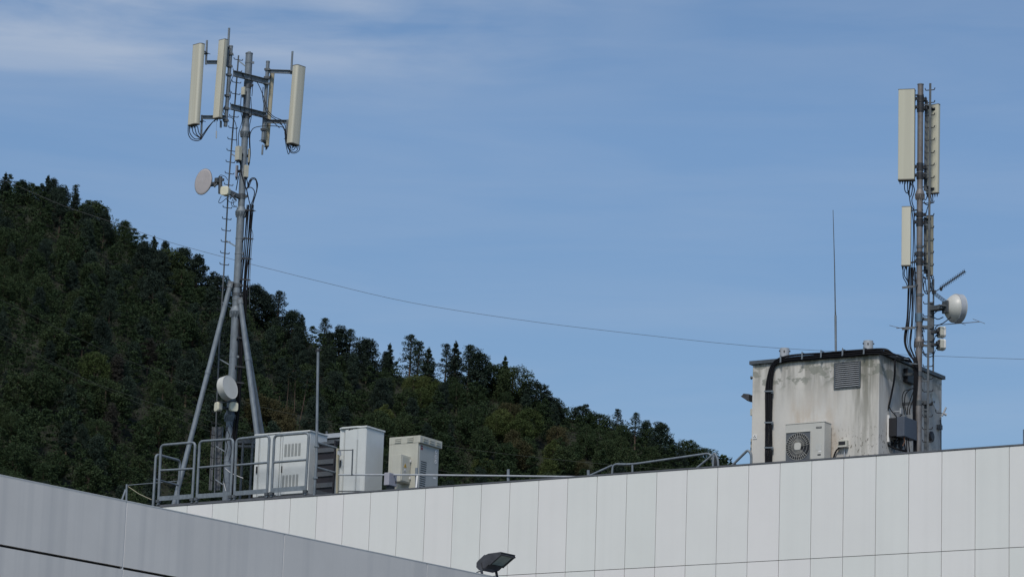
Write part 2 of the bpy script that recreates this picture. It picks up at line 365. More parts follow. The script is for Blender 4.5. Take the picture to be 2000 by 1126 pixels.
# ------------------------------------------------------------------ white clad building
PWD = .81608; U0 = O.dot(UX)*0 + uvz(PV(1342.4, 916.5, 0))[0]
SE = [U0+PWD*k for k in range(-24, 26)]     # seam positions
ZS = uvz(PV(1700, 1083, 0))[2]
wb = thing('clad_building', RP(-8, 0, 0), 'long white clad office building carrying the masts and cabinets on its flat roof', 'building')
m = MB(); g_ = .007; PH = ZT-.03-ZS
for k in range(len(SE)-1):
    z1 = ZT-.035
    while z1 > 1:
        z0 = max(z1-PH, .3); m.rbox(SE[k]+g_, SE[k+1]-g_, 0, .03, z0+g_, z1-g_); z1 = z0
m.build('cladding', PANEL, wb)
m = MB(); m.rbox(SE[0], SE[-1], .031, .3, 0, ZT-.04); m.build('backing_wall', DARK, wb)
m = MB(); m.rbox(SE[0]-.02, SE[-1]+.02, -.012, .26, ZT-.032, ZT); m.build('coping', COPE, wb)
UL, UR_ = SE[0], SE[-1]; ZR = ZT-.28
m = MB(); m.rbox(UL, UR_, .3, 13, 0, ZR); m.build('roof', ROOFM, wb)
# ------------------------------------------------------------------ grey clad building in front
pz = PV(0, 0, 0)
ZG = W(960, 1125.5, 48.0).z; ga = PZ(0, 925.5, ZG); gb = PZ(834, 1097.5, ZG)
GX = Vector((gb.x-ga.x, gb.y-ga.y, 0)).normalized(); GN = Vector((GX.y, -GX.x, 0))   # GN points out of the wall
def GW(px, py):   # hit the grey wall plane
    r = ray(px, py); t = (ga-CAM).dot(GN)/r.dot(GN); return CAM + r*t
def gs(p): return (p-ga).dot(GX)
sa, sb, sc_ = gs(GW(247.5, 978)), gs(GW(556, 1043)), gs(GW(834, 1099))
pw = ((sc_-sa)/2)
ZG2 = GW(0, 1064).z
gbld = thing('grey_building', Vector((ga.x, ga.y, 0)), 'grey metal clad building wing in the foreground with a long dark horizontal groove', 'building')
def gbox(mb, s0, s1, o0, o1, z0, z1):
    c = Vector((ga.x, ga.y, 0))+GX*((s0+s1)/2)-GN*((o0+o1)/2)+ZX*((z0+z1)/2)
    mb.box(c, GX*((s1-s0)/2), GN*(abs(o1-o0)/2), ZX*((z1-z0)/2))
seams = [sa+pw*k for k in range(-3, 6)]
m = MB(); ml = MB(); PHG = ZG-.012-ZG2; GH = .032
for k in range(len(seams)-1):
    z1 = ZG-.012; first = True
    while z1 > 1:
        z0 = max(z1-PHG, .2); gbox(m, seams[k]+.010, seams[k+1]-.010, 0, .04, z0+GH/2, z1-(0 if first else GH/2))
        z1 = z0; first = False
    if k: gbox(ml, seams[k]-.0098, seams[k]+.0098, .004, .045, .2, ZG-.014)
m.build('cladding', GREYP, gbld); ml.build('seam_strip', SEAL, gbld)
m = MB(); gbox(m, seams[0], seams[-1], -.003, .30, ZG-.0115, ZG); m.build('coping', SEAL, gbld)
m = MB(); gbox(m, seams[0], seams[-1], .046, .3, 0, ZG-.012); m.build('backing_wall', DARK, gbld)
m = MB(); gbox(m, seams[0], seams[-1], .301, 9, 0, ZG-.25); m.build('roof', ROOFM, gbld)
# ------------------------------------------------------------------ rooftop plant room (hut)
HV0 = 1.6
_c = uvz(PV(1717.5, 690, HV0)); HU1, HZ1 = _c[0], _c[2]
HU0 = uvz(PV(1470, 712, HV0))[0]; HV1 = uvz(PU(1840, 745, HU1))[1]
PLAST = plaster()
hut = thing('plant_room', RP(HU0, HV0, ZR), 'stained off-white rendered plant room box on the roof under the right mast', 'building')
m = MB(); m.rbox(HU0, HU1, HV0, HV1, ZR-.1, HZ1); m.build('wall', PLAST, hut, bevel=.02)
m = MB(); m.rbox(HU0-.06, HU1+.06, HV0-.06, HV1+.06, HZ1+.002, HZ1+.085); m.build('roof', FLASH, hut)
# louvred vent in the hut
vu0, vu1 = uvz(PV(1631, 730, HV0))[0], uvz(PV(1680, 730, HV0))[0]; vz1, vz0 = uvz(PV(1655, 706.5, HV0))[2], uvz(PV(1655, 757.5, HV0))[2]
lv = thing('wall_louvre', RP((vu0+vu1)/2, HV0, vz0), 'square metal louvre with a dozen dark slats high on the plant room wall', 'vent')
m = MB(); t_ = .022
m.rbox(vu0-.02, vu0+t_, HV0-.03, HV0-.002, vz0, vz1); m.rbox(vu1-t_, vu1+.02, HV0-.03, HV0-.002, vz0, vz1)
m.rbox(vu0+t_, vu1-t_, HV0-.03, HV0-.002, vz1-t_, vz1); m.rbox(vu0+t_, vu1-t_, HV0-.03, HV0-.002, vz0, vz0+t_)
m.build('frame', GALVD, lv)
m = MB(); ns = 12; dz = (vz1-vz0-2*t_)/ns
for k in range(ns):
    z = vz0+t_+dz*(k+.5); m = MB()
    m.box(RP((vu0+vu1)/2, HV0-.02, z), UX*((vu1-vu0)/2-t_), (VX*.010+ZX*.008), (ZX*.002-VX*.002))
    m.build('slat', CYL, lv)
m = MB(); m.rbox(vu0+t_, vu1-t_, HV0-.004, HV0-.001, vz0+t_, vz1-t_); m.build('backing', BLACK, lv)
# ------------------------------------------------------------------ air conditioner
av = HV0-.42; ac0 = uvz(PV(1533.5, 860, av)); ac1 = uvz(PV(1610, 860, av)); az1 = uvz(PV(1572, 824.5, av))[2]
zb = ZR+.06; a0, a1 = ac0[0], ac1[0]
ac = thing('air_conditioner', RP((a0+a1)/2, av, zb), 'beige outdoor air conditioner unit with a round fan grille against the plant room', 'air conditioner')
m = MB(); m.rbox(a0, a1, av, av+.34, zb+.05, az1-.02); m.build('casing', ACW, ac, bevel=.012)
m = MB(); m.rbox(a0-.008, a1+.008, av-.008, av+.35, az1-.019, az1); m.build('lid', ACW, ac, bevel=.004)
for q in (a0+.12, a1-.18): m = MB(); m.rbox(q, q+.07, av+.02, av+.32, ZR, zb+.049); m.build('foot', ACW, ac)
g0, g1 = uvz(PV(1535.5, 870, av))[0], uvz(PV(1583, 870, av))[0]; gz1 = uvz(PV(1560, 843.5, av))[2]; gz0 = gz1-(g1-g0)*1.06
gc = RP((g0+g1)/2, av, (gz0+gz1)/2); GR_ = (g1-g0)/2
m = MB(); n_ = 36
sq = [gc+UX*a*GR_*1.0+ZX*b*GR_*1.06-VX*.004 for a, b in ((-1, -1), (1, -1), (1, 1), (-1, 1))]
m.add(sq, [(0, 1, 2, 3)]); m.build('grille_recess', STRIPL, ac)
m = MB(); m.lathe(gc-VX*.007, -VX, [(0, GR_*.98), (.002, GR_*.97)], 40); m.build('fan_opening', BLACK, ac)
m = MB()
for k in range(5):   # fan blades
    a = 2*math.pi*k/5; e1 = UX*math.cos(a)+ZX*math.sin(a); e2 = UX*math.cos(a+.9)+ZX*math.sin(a+.9)
    m.prism([gc-VX*.011+e1*.06, gc-VX*.011+e1*GR_*.9, gc-VX*.014+(e1+e2).normalized()*GR_*.93, gc-VX*.016+e2*GR_*.85], -VX*.002)
m.build('fan_blade', DARKST, ac)
m = MB()
for k in range(30):
    a = 2*math.pi*k/34; e = UX*math.cos(a)+ZX*math.sin(a)
    sw = UX*math.cos(a+.16)+ZX*math.sin(a+.16); m.tube([gc-VX*.03+e*.07, gc-VX*.024+sw*GR_*1.0], .0042, 5)
for rr in (.5, .75, .99):
    m.tube([gc-VX*.024+(UX*math.cos(t*math.pi/18)+ZX*math.sin(t*math.pi/18))*GR_*rr for t in range(37)], .003, 4, False)
m.rbox(g0-.012, g1+.012, av-.02, av-.001, gz1, gz1+.014); m.rbox(g0-.012, g1+.012, av-.02, av-.001, gz0-.014, gz0)
m.rbox(g0-.014, g0, av-.02, av-.001, gz0, gz1); m.rbox(g1, g1+.014, av-.02, av-.001, gz0, gz1)
for q, zz in ((g0, gz0), (g0, gz1), (g1, gz0), (g1, gz1)):
    sgn = 1 if q == g0 else -1; szn = 1 if zz == gz0 else -1
fg_ = m.build('fan_guard', ACW, ac)
m = MB()
hp = []
for i in range(24):
    a = 2*math.pi*i/24; c_, s_ = math.cos(a), math.sin(a); q = .085*(abs(c_)**4+abs(s_)**4)**-.25
    hp.append(gc-VX*.045+UX*c_*q+ZX*s_*q)
m.prism(hp, VX*.02); m.build('hub_cover', ACW, fg_, bevel=.004)
def decal(name, u0, u1, z0, z1, v, mt, par, th=.004):
    mm = MB(); mm.rbox(u0, u1, v-th, v-.0005, z0, z1); return mm.build(name, mt, par)
def du(px, v): return uvz(PV(px, 860, v))[0]
def dz_(py, px, v): return uvz(PV(px, py, v))[2]
bd = decal('badge', du(1593.5, av), du(1604.5, av), dz_(835.8, 1599, av), dz_(832.3, 1599, av), av, DARKST, ac)
m = MB(); bu0, bu1 = du(1594.2, av), du(1603.8, av); bz = (dz_(835.8, 1599, av)+dz_(832.3, 1599, av))/2
for k in range(7): m.rbox(bu0+(bu1-bu0)*(k+.15)/7, bu0+(bu1-bu0)*(k+.7)/7, av-.006, av-.0045, bz-.008, bz+.008)
m.build('badge_lettering', ACW, bd)
decal('rating_label', du(1593.5, av), du(1604.5, av), dz_(878, 1599, av), dz_(865, 1599, av), av, DISHW, ac)
decal('rating_label', du(1599, av), du(1604.5, av), dz_(882, 1599, av), dz_(879, 1599, av), av, WHITE, ac)
decal('grip', du(1597, av), du(1603.5, av), dz_(888.5, 1599, av), dz_(886, 1599, av), av, DARKST, ac)
# ------------------------------------------------------------------ small things on the hut wall
def hp_(px, py, v=None): return uvz(PV(px, py, HV0 if v is None else v))
q0, q1 = hp_(1640.5, 873), hp_(1657.5, 859.5)
mb_ = thing('meter_box', RP((q0[0]+q1[0])/2, HV0, q0[2]), 'small pale box with a dark window on the wall right of the air conditioner', 'electrical box')
m = MB(); m.rbox(q0[0], q1[0], HV0-.10, HV0-.002, q0[2], q1[2]); m.build('housing', CABB, mb_, bevel=.006)
m = MB(); m.rbox(q0[0]+.015, q1[0]-.035, HV0-.106, HV0-.101, q0[2]+.035, q1[2]-.03); m.build('window', BLACK, mb_)
m = MB(); m.rbox(q0[0]-.005, q1[0]+.01, HV0-.13, HV0-.003, q0[2]-.016, q0[2]-.001); m.build('ledge', ACW, mb_)
m = MB(); m.tube([RP((q0[0]*.4+q1[0]*.6), HV0-.03, q0[2]-.017), RP((q0[0]*.4+q1[0]*.6), HV0-.03, ZR)], .018, 8)
m.build('conduit', CYL, mb_)
def PVc(pts, v, k=5): return smooth([PV(a, b, (v if len(r_) == 0 else r_[0])) for a, b, *r_ in pts], k)
m = MB(); m.tube(PVc([(1641, 872), (1633, 880), (1628, 893), (1626, 903)], HV0-.06), .02, 8)
tag(m.build('power_cable', CABLE), 'short black cable curving down from the meter box to behind the air conditioner', 'cable')
# radio hazard sign
s0, s1 = hp_(1470.6, 857), hp_(1478.6, 848)
sg = thing('hazard_sign', RP((s0[0]+s1[0])/2, HV0, s0[2]), 'tiny white square sign with a grey symbol at the left edge of the plant room', 'sign')
m = MB(); m.rbox(s0[0], s1[0], HV0-.014, HV0-.003, s0[2], s1[2]); m.build('plate', WHITE, sg)
m = MB(); cu_, cz_ = (s0[0]+s1[0])/2, (s0[2]+s1[2])/2
for a_ in (90, 210, 330):
    e = UX*math.cos(R(a_))+ZX*math.sin(R(a_)); f_ = UX*math.cos(R(a_+28))+ZX*math.sin(R(a_+28)); g2 = UX*math.cos(R(a_-28))+ZX*math.sin(R(a_-28)); c_ = RP(cu_, HV0-.016, cz_)
    m.prism([c_+f_*.012, c_+f_*.033, c_+e*.036, c_+g2*.033, c_+g2*.012], -VX*.002)
m.build('symbol', STRIPL, sg)
# striped edge tape on the left corner of the hut
z_ = hp_(1469, 902)[2]-.2; zt_ = hp_(1469, 858)[2]; k = 0
tp = thing('hazard_tape', RP(HU0, HV0, ZR), 'black and yellow striped strip down the left edge of the plant room', 'warning tape')
while z_ < zt_:
    m = MB(); m.rbox(HU0-.022, HU0-.003, HV0+.01, HV0+.09, z_, z_+.07); m.build('dark_stripe' if k % 2 else 'light_stripe', BLACK if k % 2 else CREAMB, tp); z_ += .07; k += 1
# floodlight on the hut's left side
def floodlight(name, base, fwd, side, sc, label, tilt=0, arm=True):
    """die-cast asymmetric floodlight: wedge body, front glass, stirrup; fwd = where the glass edge points"""
    t = thing(name, base, label, 'floodlight'); upv = side.cross(fwd).normalized()
    if upv.z < 0: upv = -upv
    c = base+ZX*(.245*sc)+fwd*(.12*sc)
    def P(a, b): return c+fwd*(a*sc)+upv*(b*sc)
    prof = [(-.30, -.03), (-.27, .05), (-.08, .10), (.02, .095), (.29, .012), (.30, -.005), (.28, -.02), (-.02, -.09), (-.12, -.12), (-.26, -.10)]
    mm = MB(); mm.prism([P(a, b)-side*(.20*sc) for a, b in prof], side*(.40*sc)); mm.build('body', FLOOD, t, bevel=.012*sc)
    mm = MB()
    d = (Vector((.255, -.016))-Vector((-.03, -.138)))
    nrm = (P(.28, -.02)-P(-.02, -.09)).cross(side).normalized()
    if nrm.z > 0: nrm = -nrm
    a_, b_ = P(-.02, -.09)+nrm*.004, P(.28, -.02)+nrm*.004
    e = (b_-a_); L0 = a_+e*.06; L1 = a_+e*.92
    mm.box((L0+L1)/2, (L1-L0)/2, side*(.155*sc), nrm*.004); mm.build('glass', GLASS, t)
    mm = MB()
    mm.box(a_+nrm*.002+e*.02, e*.03, side*(.2*sc), nrm*.012); mm.box(a_+nrm*.002+e*.965, e*.035, side*(.205*sc), nrm*.012)
    mm.box((a_+b_)/2+side*(.18*sc), e*.5, side*(.02*sc), nrm*.012); mm.box((a_+b_)/2-side*(.18*sc), e*.5, side*(.02*sc), nrm*.012)
    mm.build('bezel', FLOOD, t)
    mm = MB()
    for k in range(7): mm.box(P(-.17, .075)+side*((k-3)*.055*sc), fwd*(.09*sc)+upv*(.025*sc), side*(.006*sc), upv*(.022*sc))
    mm.build('cooling_fin', FLOOD, t)
    if arm:
        for s_ in (-1, 1):
            mm = MB(); mm.bar(P(-.19, .0)+side*(s_*.212*sc), base+side*(s_*.212*sc), .05*sc, .012*sc, fwd); mm.build('stirrup_arm', FLOOD, t)
        mm = MB(); mm.box(base+ZX*.006, side*(.22*sc), fwd*(.03*sc), ZX*.006); mm.build('stirrup_base', FLOOD, t)
    return t
pl = PV(1461, 785, HV0+.6)
fl = thing('wall_floodlight', RP(HU0, HV0+.6, pl.z), 'small dark floodlight sticking out of the left side of the plant room', 'floodlight')
a = PV(1455.5, 773.5, HV0+.6); b = PV(1469, 771, HV0+.6); c = PV(1469, 785, HV0+.6); d = PV(1464, 783, HV0+.6)
m = MB(); m.prism([a+VX*.1, PV(1462, 771.5, HV0+.7), b+VX*.1, c+VX*.1, d+VX*.1, PV(1456.5, 777, HV0+.7)], -VX*.26); m.build('body', FLOOD, fl, bevel=.008)
m = MB(); m.box((a+d)/2-ZX*.01-UX*.006, (d-a)*.42, VX*.1, (d-a).cross(VX).normalized()*.004); m.build('glass', GLASS, fl)
m = MB(); m.box(PV(1469.5, 778, HV0+.6)+UX*.005, UX*.02, VX*.05, ZX*.06); m.build('bracket', DARKST, fl)
m = MB(); p = PV(1468.5, 737, HV0+.5); m.lathe(p, -UX, [(-.06, .02), (0, .03), (.02, .045), (.035, .02)], 12)
tag(m.build('cable_gland', GALVD), 'tiny dark fitting near the top of the plant room left side', 'fitting')
m = MB(); p = PV(1467.8, 805, HV0+.5); m.box(p+UX*.03, UX*.035, VX*.06, ZX*.08)
tag(m.build('junction_box', CABB, bevel=.004), 'small pale junction box below the floodlight on the plant room left side', 'electrical box')
# roof vents on the hut
for (pxc, pyt, pyb, lab) in ((1532.5, 679, 700, 'short grey vent pipe on the plant room roof, above the vertical cable run'), (1696, 664.5, 690, 'short grey vent pipe on the plant room roof near the whip antenna')):
    v_ = HV0+.55; top = PV(pxc, pyt+1, v_); z0 = HZ1+.086
    t = thing('vent_pipe', Vector((top.x, top.y, z0)), lab, 'vent', 'vent pipes on the plant room roof')
    b_ = Vector((top.x, top.y, z0)); H_ = top.z-z0
    m = MB(); m.lathe(b_, ZX, [(0, .115), (H_, .115), (H_, .10), (H_-.05, .10), (H_-.06, .0)], 28); m.build('pipe', CYL, t)
    m = MB()
    for s_ in (-1, 1):
        m = MB(); m.box(b_+Vector((s_*.118, -.03, H_-.07)), Vector((.018, 0, 0)), Vector((0, .015, 0)), ZX*.015); m.build('fixing_lug', DARKST, t)
    m = MB(); m.box(b_+Vector((-.02, -.117, H_-.09)), Vector((.014, 0, 0)), Vector((0, .01, 0)), ZX*.02)
    m.build('fixing_lug', DARKST, t)
# whip antenna
wv = HV0+1.3; wb_ = PV(1633, 700, wv)
t = thing('whip_antenna', Vector((wb_.x, wb_.y, HZ1+.086)), 'tall thin whip antenna rising from the plant room roof', 'antenna')
b_ = Vector((wb_.x, wb_.y, HZ1+.086))
m = MB(); m.tube([b_, PV(1631.8, 616, wv)], .028, 10); m.build('base_tube', GALV, t)
m = MB(); m.tube([PV(1631.8, 616, wv), PV(1631.4, 604, wv), PV(1630, 520, wv), PV(1627, 410, wv)], .01, 8, radii=[.02, .015, .0115, .007]); m.build('whip', GALVD, t)
# cable bundle on the hut
def bundle(paths, r, name, label, mt=CABLE, spread=.03, n=5, seed=1, wob=.012):
    rr = random.Random(seed); mm = MB()
    for k in range(n):
        a = 2*math.pi*k/n; o = [UX*(math.cos(a)*spread)+ZX*(math.sin(a)*spread*.5)+VX*(math.sin(a*2+1)*spread*.5)] * len(paths)
        pts = [p+o[i]+Vector((rr.uniform(-wob, wob), rr.uniform(-wob, wob), rr.uniform(-wob, wob))) for i, p in enumerate(paths)]
        mm.tube(smooth(pts, 4), r*rr.uniform(.8, 1.15), 7)
    return tag(mm.build(name, mt), label, 'cables')
hv_ = HV0-.06
vert_p = [PV(1501, 905, hv_), PV(1501, 870, hv_), PV(1501.3, 820, hv_), PV(1501.5, 780, hv_), PV(1502, 755, hv_), PV(1505, 728, hv_), PV(1511, 712, hv_), PV(1522, 703.5, hv_), PV(1545, 699, hv_), PV(1580, 696, hv_), PV(1610, 693.5, hv_), PV(1650, 690.5, hv_), PV(1690, 687, hv_), PV(1716, 686, hv_), PV(1732, 688, hv_)]
mm = MB(); rr_ = random.Random(3)
for k in range(7):
    off = (k-3)*.026
    pts = []
    for i, p in enumerate(vert_p):
        t_ = min(1, max(0, (i-4)/3.5))      # from side by side on the wall to stacked along the roof edge
        pts.append(p+UX*off*(1-t_)+ZX*(-off*.85*t_)-VX*(.02*(k % 2))+UX*rr_.uniform(-.006, .006)+ZX*rr_.uniform(-.008, .008)*t_)
    e = [PV(1744+k, 690+k*.5, HV0+.1), PV(1757+k, 694+k*.7, HV0+.8), PV(1775+k, 700+k, HV0+1.6)]
    mm.tube(smooth(pts+e, 4), .0165, 8)
tag(mm.build('cable_run', CABLE), 'thick bundle of black cables climbing the plant room wall and bending along its roof edge', 'cables')
for i, (py_, lab) in enumerate(((763.5, 'uppermost'), (824.5, 'middle'), (873.5, 'lowest'))):
    m = MB(); c0 = PV(1493, py_, hv_-.05); c1 = PV(1510, py_-.3, hv_-.05)
    m.bar(c0, c1, .012, .03, VX); m.bar(PV(1508.5, py_-1.5, hv_), PV(1508.5, py_+4.5, hv_), .03, .06, UX); m.bar(c0+VX*.0, c0+VX*.10, .02, .02)
    tag(m.build('cable_clamp', GALV), '%s of the three steel clamps across the vertical cable run on the plant room wall' % lab, 'clamp', 'clamps on the plant room cable run')
for i, (x_, y_) in enumerate(((1524.5, 701), (1566.5, 694.5), (1603.5, 691), (1645.5, 687.5), (1687, 684.5))):
    m = MB(); a = PV(x_, y_+6, hv_-.07); b = PV(x_, y_-6, hv_-.07); m.bar(a, b, .035, .01, UX); m.bar(b, b+VX*.2, .035, .01, UX)
    m.tube([b+ZX*.0, b+ZX*.03], .012, 6); m.box(a-VX*.012, UX*.012, VX*.012, ZX*.012)
    tag(m.build('roof_clamp', GALV), '%s steel bracket from the left holding the cables on the plant room roof edge' % ('first', 'second', 'third', 'fourth', 'fifth')[i], 'clamp', 'brackets along the plant room roof edge')
# ------------------------------------------------------------------ antenna builders
def antenna(name, label, pt, pb, Yd, wid, dep, az, mt=CREAM, rr=.045, group=None, pipe=None, ncon=5, capm=CAPG, seam=False):
    """panel antenna: pt/pb = pixel of top and bottom centre, az = facing azimuth"""
    top = W(pt[0], pt[1], Yd); bot = W(pb[0], pb[1], Yd); f = hd(az); s = f.cross(ZX)
    t = thing(name, bot.copy(), label, 'panel antenna', group)
    ax = top-bot
    pr = []
    for (sx, sy, a0_) in ((1, 1, 0), (-1, 1, 90)):
        for j in range(5):
            a = R(a0_+j*22.5); cxx = (wid/2-rr)*sx; cyy = dep/2-rr
            pr.append((cxx+rr*math.cos(a), cyy+rr*math.sin(a)))
    pr += [(-wid/2, -dep/2+.01), (-wid/2+.01, -dep/2), (wid/2-.01, -dep/2), (wid/2, -dep/2+.01)]
    def ring(k, e=1): return [bot+ax*k+s*(x*e)+f*(y*e) for x, y in pr]
    m = MB(); m.prism(ring(0), ax, True); m.build('radome', mt, t)
    m = MB(); u_ = ax.normalized(); m.prism([p+ax+u_*.001 for p in ring(0, 1.03)], u_*.015); m.build('top_cap', capm, t)
    m = MB(); m.prism([p-u_*.001 for p in ring(0, 1.03)], -u_*.022); bc_ = m.build('bottom_cap', capm, t)
    if seam: m = MB(); q = -s*(wid/2-.004)+f*(dep/2-.004); m.tube([bot+q, top+q], .006, 6); m.build('edge_seam', CAPG, t)
    for k in range(ncon):
        c = bot+s*((k-(ncon-1)/2)*wid*.8/max(ncon-1, 1))-u_*.023
        m = MB(); m.lathe(c, -u_, [(0, .014), (.05, .014), (.05, .009), (.08, .009)], 10); m.build('connector', DARKST, bc_)
    if pipe:
        for k, fr in ((0, .04), (1, .95)):
            c = bot+ax*fr-f*(dep/2); q = pipe+ax*fr if isinstance(pipe, Vector) else pipe(fr)
            m = MB(); m.bar(c-s*.04, q-s*.04, .02, .05, ZX); m.bar(c+s*.04, q+s*.04, .02, .05, ZX); m.bar(q-s*.075, q+s*.075, .05, .02, f); m.bar(c-s*.07+f*.004, c+s*.07+f*.004, .07, .012, ZX)
            m.tube([q-s*.06-f*.09, q-s*.06+f*.06], .008, 6); m.tube([q+s*.06-f*.09, q+s*.06+f*.06], .008, 6)
            m.build('bracket', DARKST, t)
    return t
def cab_(pts, Yd, r, name, label, mt=CABLE, grp=None, cat='cable'):
    """one or many cables: each a list of (px, py[, dY])"""
    m = MB()
    if not isinstance(pts[0], list): pts = [pts]
    for pl_ in pts: m.tube(smooth([W(p[0], p[1], Yd+(p[2] if len(p) > 2 else 0)) for p in pl_], 5), r, 7)
    return tag(m.build(name, mt), label, cat, grp)
def flange(mb, c, r, d=ZX, h=.16):
    mb.lathe(c-d*h, d, [(0, r), (h*.75, r*1.42), (h*.98, r*1.6), (h*1.12, r*1.6), (h*1.3, r*1.4), (h*2, r*1.01)], 24)
    for k in range(12):
        a = 2*math.pi*k/12; x, y = frame(d); e = x*math.cos(a)+y*math.sin(a)
        mb.box(c+e*r*1.48-d*.05, e*.008, d.cross(e)*.008, d*.035)
        mb.box(c-d*h*.55+e*r*1.22, e*r*.22, d.cross(e)*.005, d*h*.35)
def rungs(mb, f0, f1, nr, L, side, up=.05, r=.011):
    for k in range(nr):
        c = f0+(f1-f0)*(k/(nr-1)); pts = []
        for s_ in (-1, 1):
            mb.tube(smooth([c, c+side*(s_*L*.8), c+side*(s_*L*.97)+ZX*.012, c+side*(s_*L)+ZX*up], 3), r, 6)
# ------------------------------------------------------------------ right mast
RMU = HU1+.42; _b = PU(1793.5, 875, RMU); YM = _b.y
RB = Vector((_b.x, _b.y, ZR)); RT = W(1798, 165.5, YM); RT.x, RT.y = RB.x+(RT.x-RB.x)*1, RB.y
rm = thing('telecom_mast', RB.copy(), 'brownish steel pole mast bolted beside the stained plant room', 'mast', 'telecom masts')
def ratp(py): # point on the mast axis at pixel row py
    lo, hi = 0.0, 1.0
    P0, P1 = W(1793.5, 885, YM), RT
    return P0+(P1-P0)*((885-py)/(885-165.5))
m = MB(); m.tube([RB, ratp(673)], .078, 20); m.tube([ratp(673), ratp(384)], .073, 20); m.tube([ratp(384), ratp(166)], .070, 20); rmp = m.build('pole', RUSTY, rm)
for y_ in (384, 672): m = MB(); flange(m, ratp(y_), .073, h=.13); m.build('flange', RUSTY, rmp)
m = MB(); m.lathe(ratp(166), ZX, [(0, .078), (.02, .078), (.03, .05)], 18); m.build('pole_cap', GALV, rmp)
def sleeve(mb, py0, py1, r=.085): mb.tube([ratp(py0), ratp(py1)], r, 18)
for y0, y1 in ((188, 201), (203, 220), (322, 337), (340, 353), (419, 428), (431, 446), (496, 506), (509, 522)):
    m = MB(); sleeve(m, y0, y1); c = ratp((y0+y1)/2); m.bar(c-Vector((.13, .05, 0)), c+Vector((.15, -.02, 0)), .07, .04, ZX)
    m.tube([c+Vector((.11, -.16, .02)), c+Vector((.11, .12, .02))], .01, 6); m.tube([c+Vector((-.11, -.14, -.02)), c+Vector((-.11, .12, -.02))], .01, 6); m.build('clamp', DARKST, rm)
for y0 in (484, 578, 623, 786):
    m = MB(); sleeve(m, y0, y0+5, .081); c = ratp(y0+2); m.bar(c, c+UX*.12, .04, .03, ZX); m.build('clamp', GALVD, rm)
m = MB(); c = ratp(623); m.tube([ratp(616), ratp(632)], .083, 16); m.build('clamp', mat('bluish_galvanised_clamp', (.13, .20, .27), .5, .4, .2, 8), rm)
# wall ties
for y0 in (732, 788):
    c = ratp(y0); q = c-UX*.42
    m = MB(); m.bar(c, q, .06, .05, ZX); sleeve(m, y0-4, y0+5, .086); m.build('wall_bracket', GALVD, rm)
# ladder of the right mast
lb, lt = W(1811.5, 885, YM-.05), W(1817, 163, YM-.05); lb.z -= .1
m = MB(); m.bar(lb, lt, .05, .035, Vector((1, 0, 0))); m.build('ladder_rail', GALVD, rm)
m = MB(); rs = (hd(112)).normalized(); k_ = 24.5/722
for i in range(30):
    y_ = 176+24.5*i
    if y_ > 880: break
    c = W(1816.9-5.4*(y_-163)/722, y_, YM-.05); m.tube(smooth([c-rs*.125+ZX*.055, c-rs*.115+ZX*.014, c-rs*.09, c, c+rs*.08, c+rs*.105+ZX*.012, c+rs*.115+ZX*.05], 3), .0115, 6); m.build('ladder_rung', DARKST, rm); m = MB()

m = MB()
for y_ in (205, 340, 440, 520, 640, 745, 800): m.bar(ratp(y_), W(1815, y_, YM-.05), .03, .02, ZX)
m.build('ladder_bracket', GALVD, rm)
m = MB(); m.bar(W(1809.5, 197, YM+.12), W(1807.5, 372, YM+.12), .075, .06, Vector((1, 0, 0))); m.bar(W(1807, 424, YM+.1), W(1806.3, 534, YM+.1), .06, .05, Vector((1, 0, 0)))
m.build('mounting_profile', GALVD, rm)
m = MB()
for y_ in (198, 215, 330, 350, 435, 515): m.bar(ratp(y_), W(1811, y_, YM+.12), .035, .05, ZX)
m.build('mounting_arm', DARKST, rm)
antenna('panel_antenna', 'largest cream panel antenna, flat front, high on the left of the right mast', (1771.5, 177), (1770.6, 351), YM-.12, .385, .19, -166, CREAMC, .012, 'panel antennas on the right mast', pipe=lambda fr: ratp(351-174*fr), ncon=6)
antenna('panel_antenna', 'tall cream panel antenna seen from behind, right of the ladder on the right mast', (1823.5, 206), (1821.5, 377), YM+.22, .31, .10, 35, CREAMC, .012, 'panel antennas on the right mast', pipe=lambda fr: W(1809, 372-172*fr, YM+.12), ncon=5)
antenna('panel_antenna', 'narrow cream panel antenna below the largest one, left of the right mast', (1770.8, 405), (1769.8, 518), YM-.1, .215, .12, -165, CREAM, .012, 'panel antennas on the right mast', pipe=lambda fr: ratp(518-110*fr), ncon=3)
antenna('panel_antenna', 'narrow weathered panel antenna half hidden behind the ladder on the right mast', (1816.5, 423), (1815.6, 537), YM+.2, .15, .10, 48, CREAMB, .012, 'panel antennas on the right mast', pipe=lambda fr: W(1807, 532-110*fr, YM+.1), ncon=3)
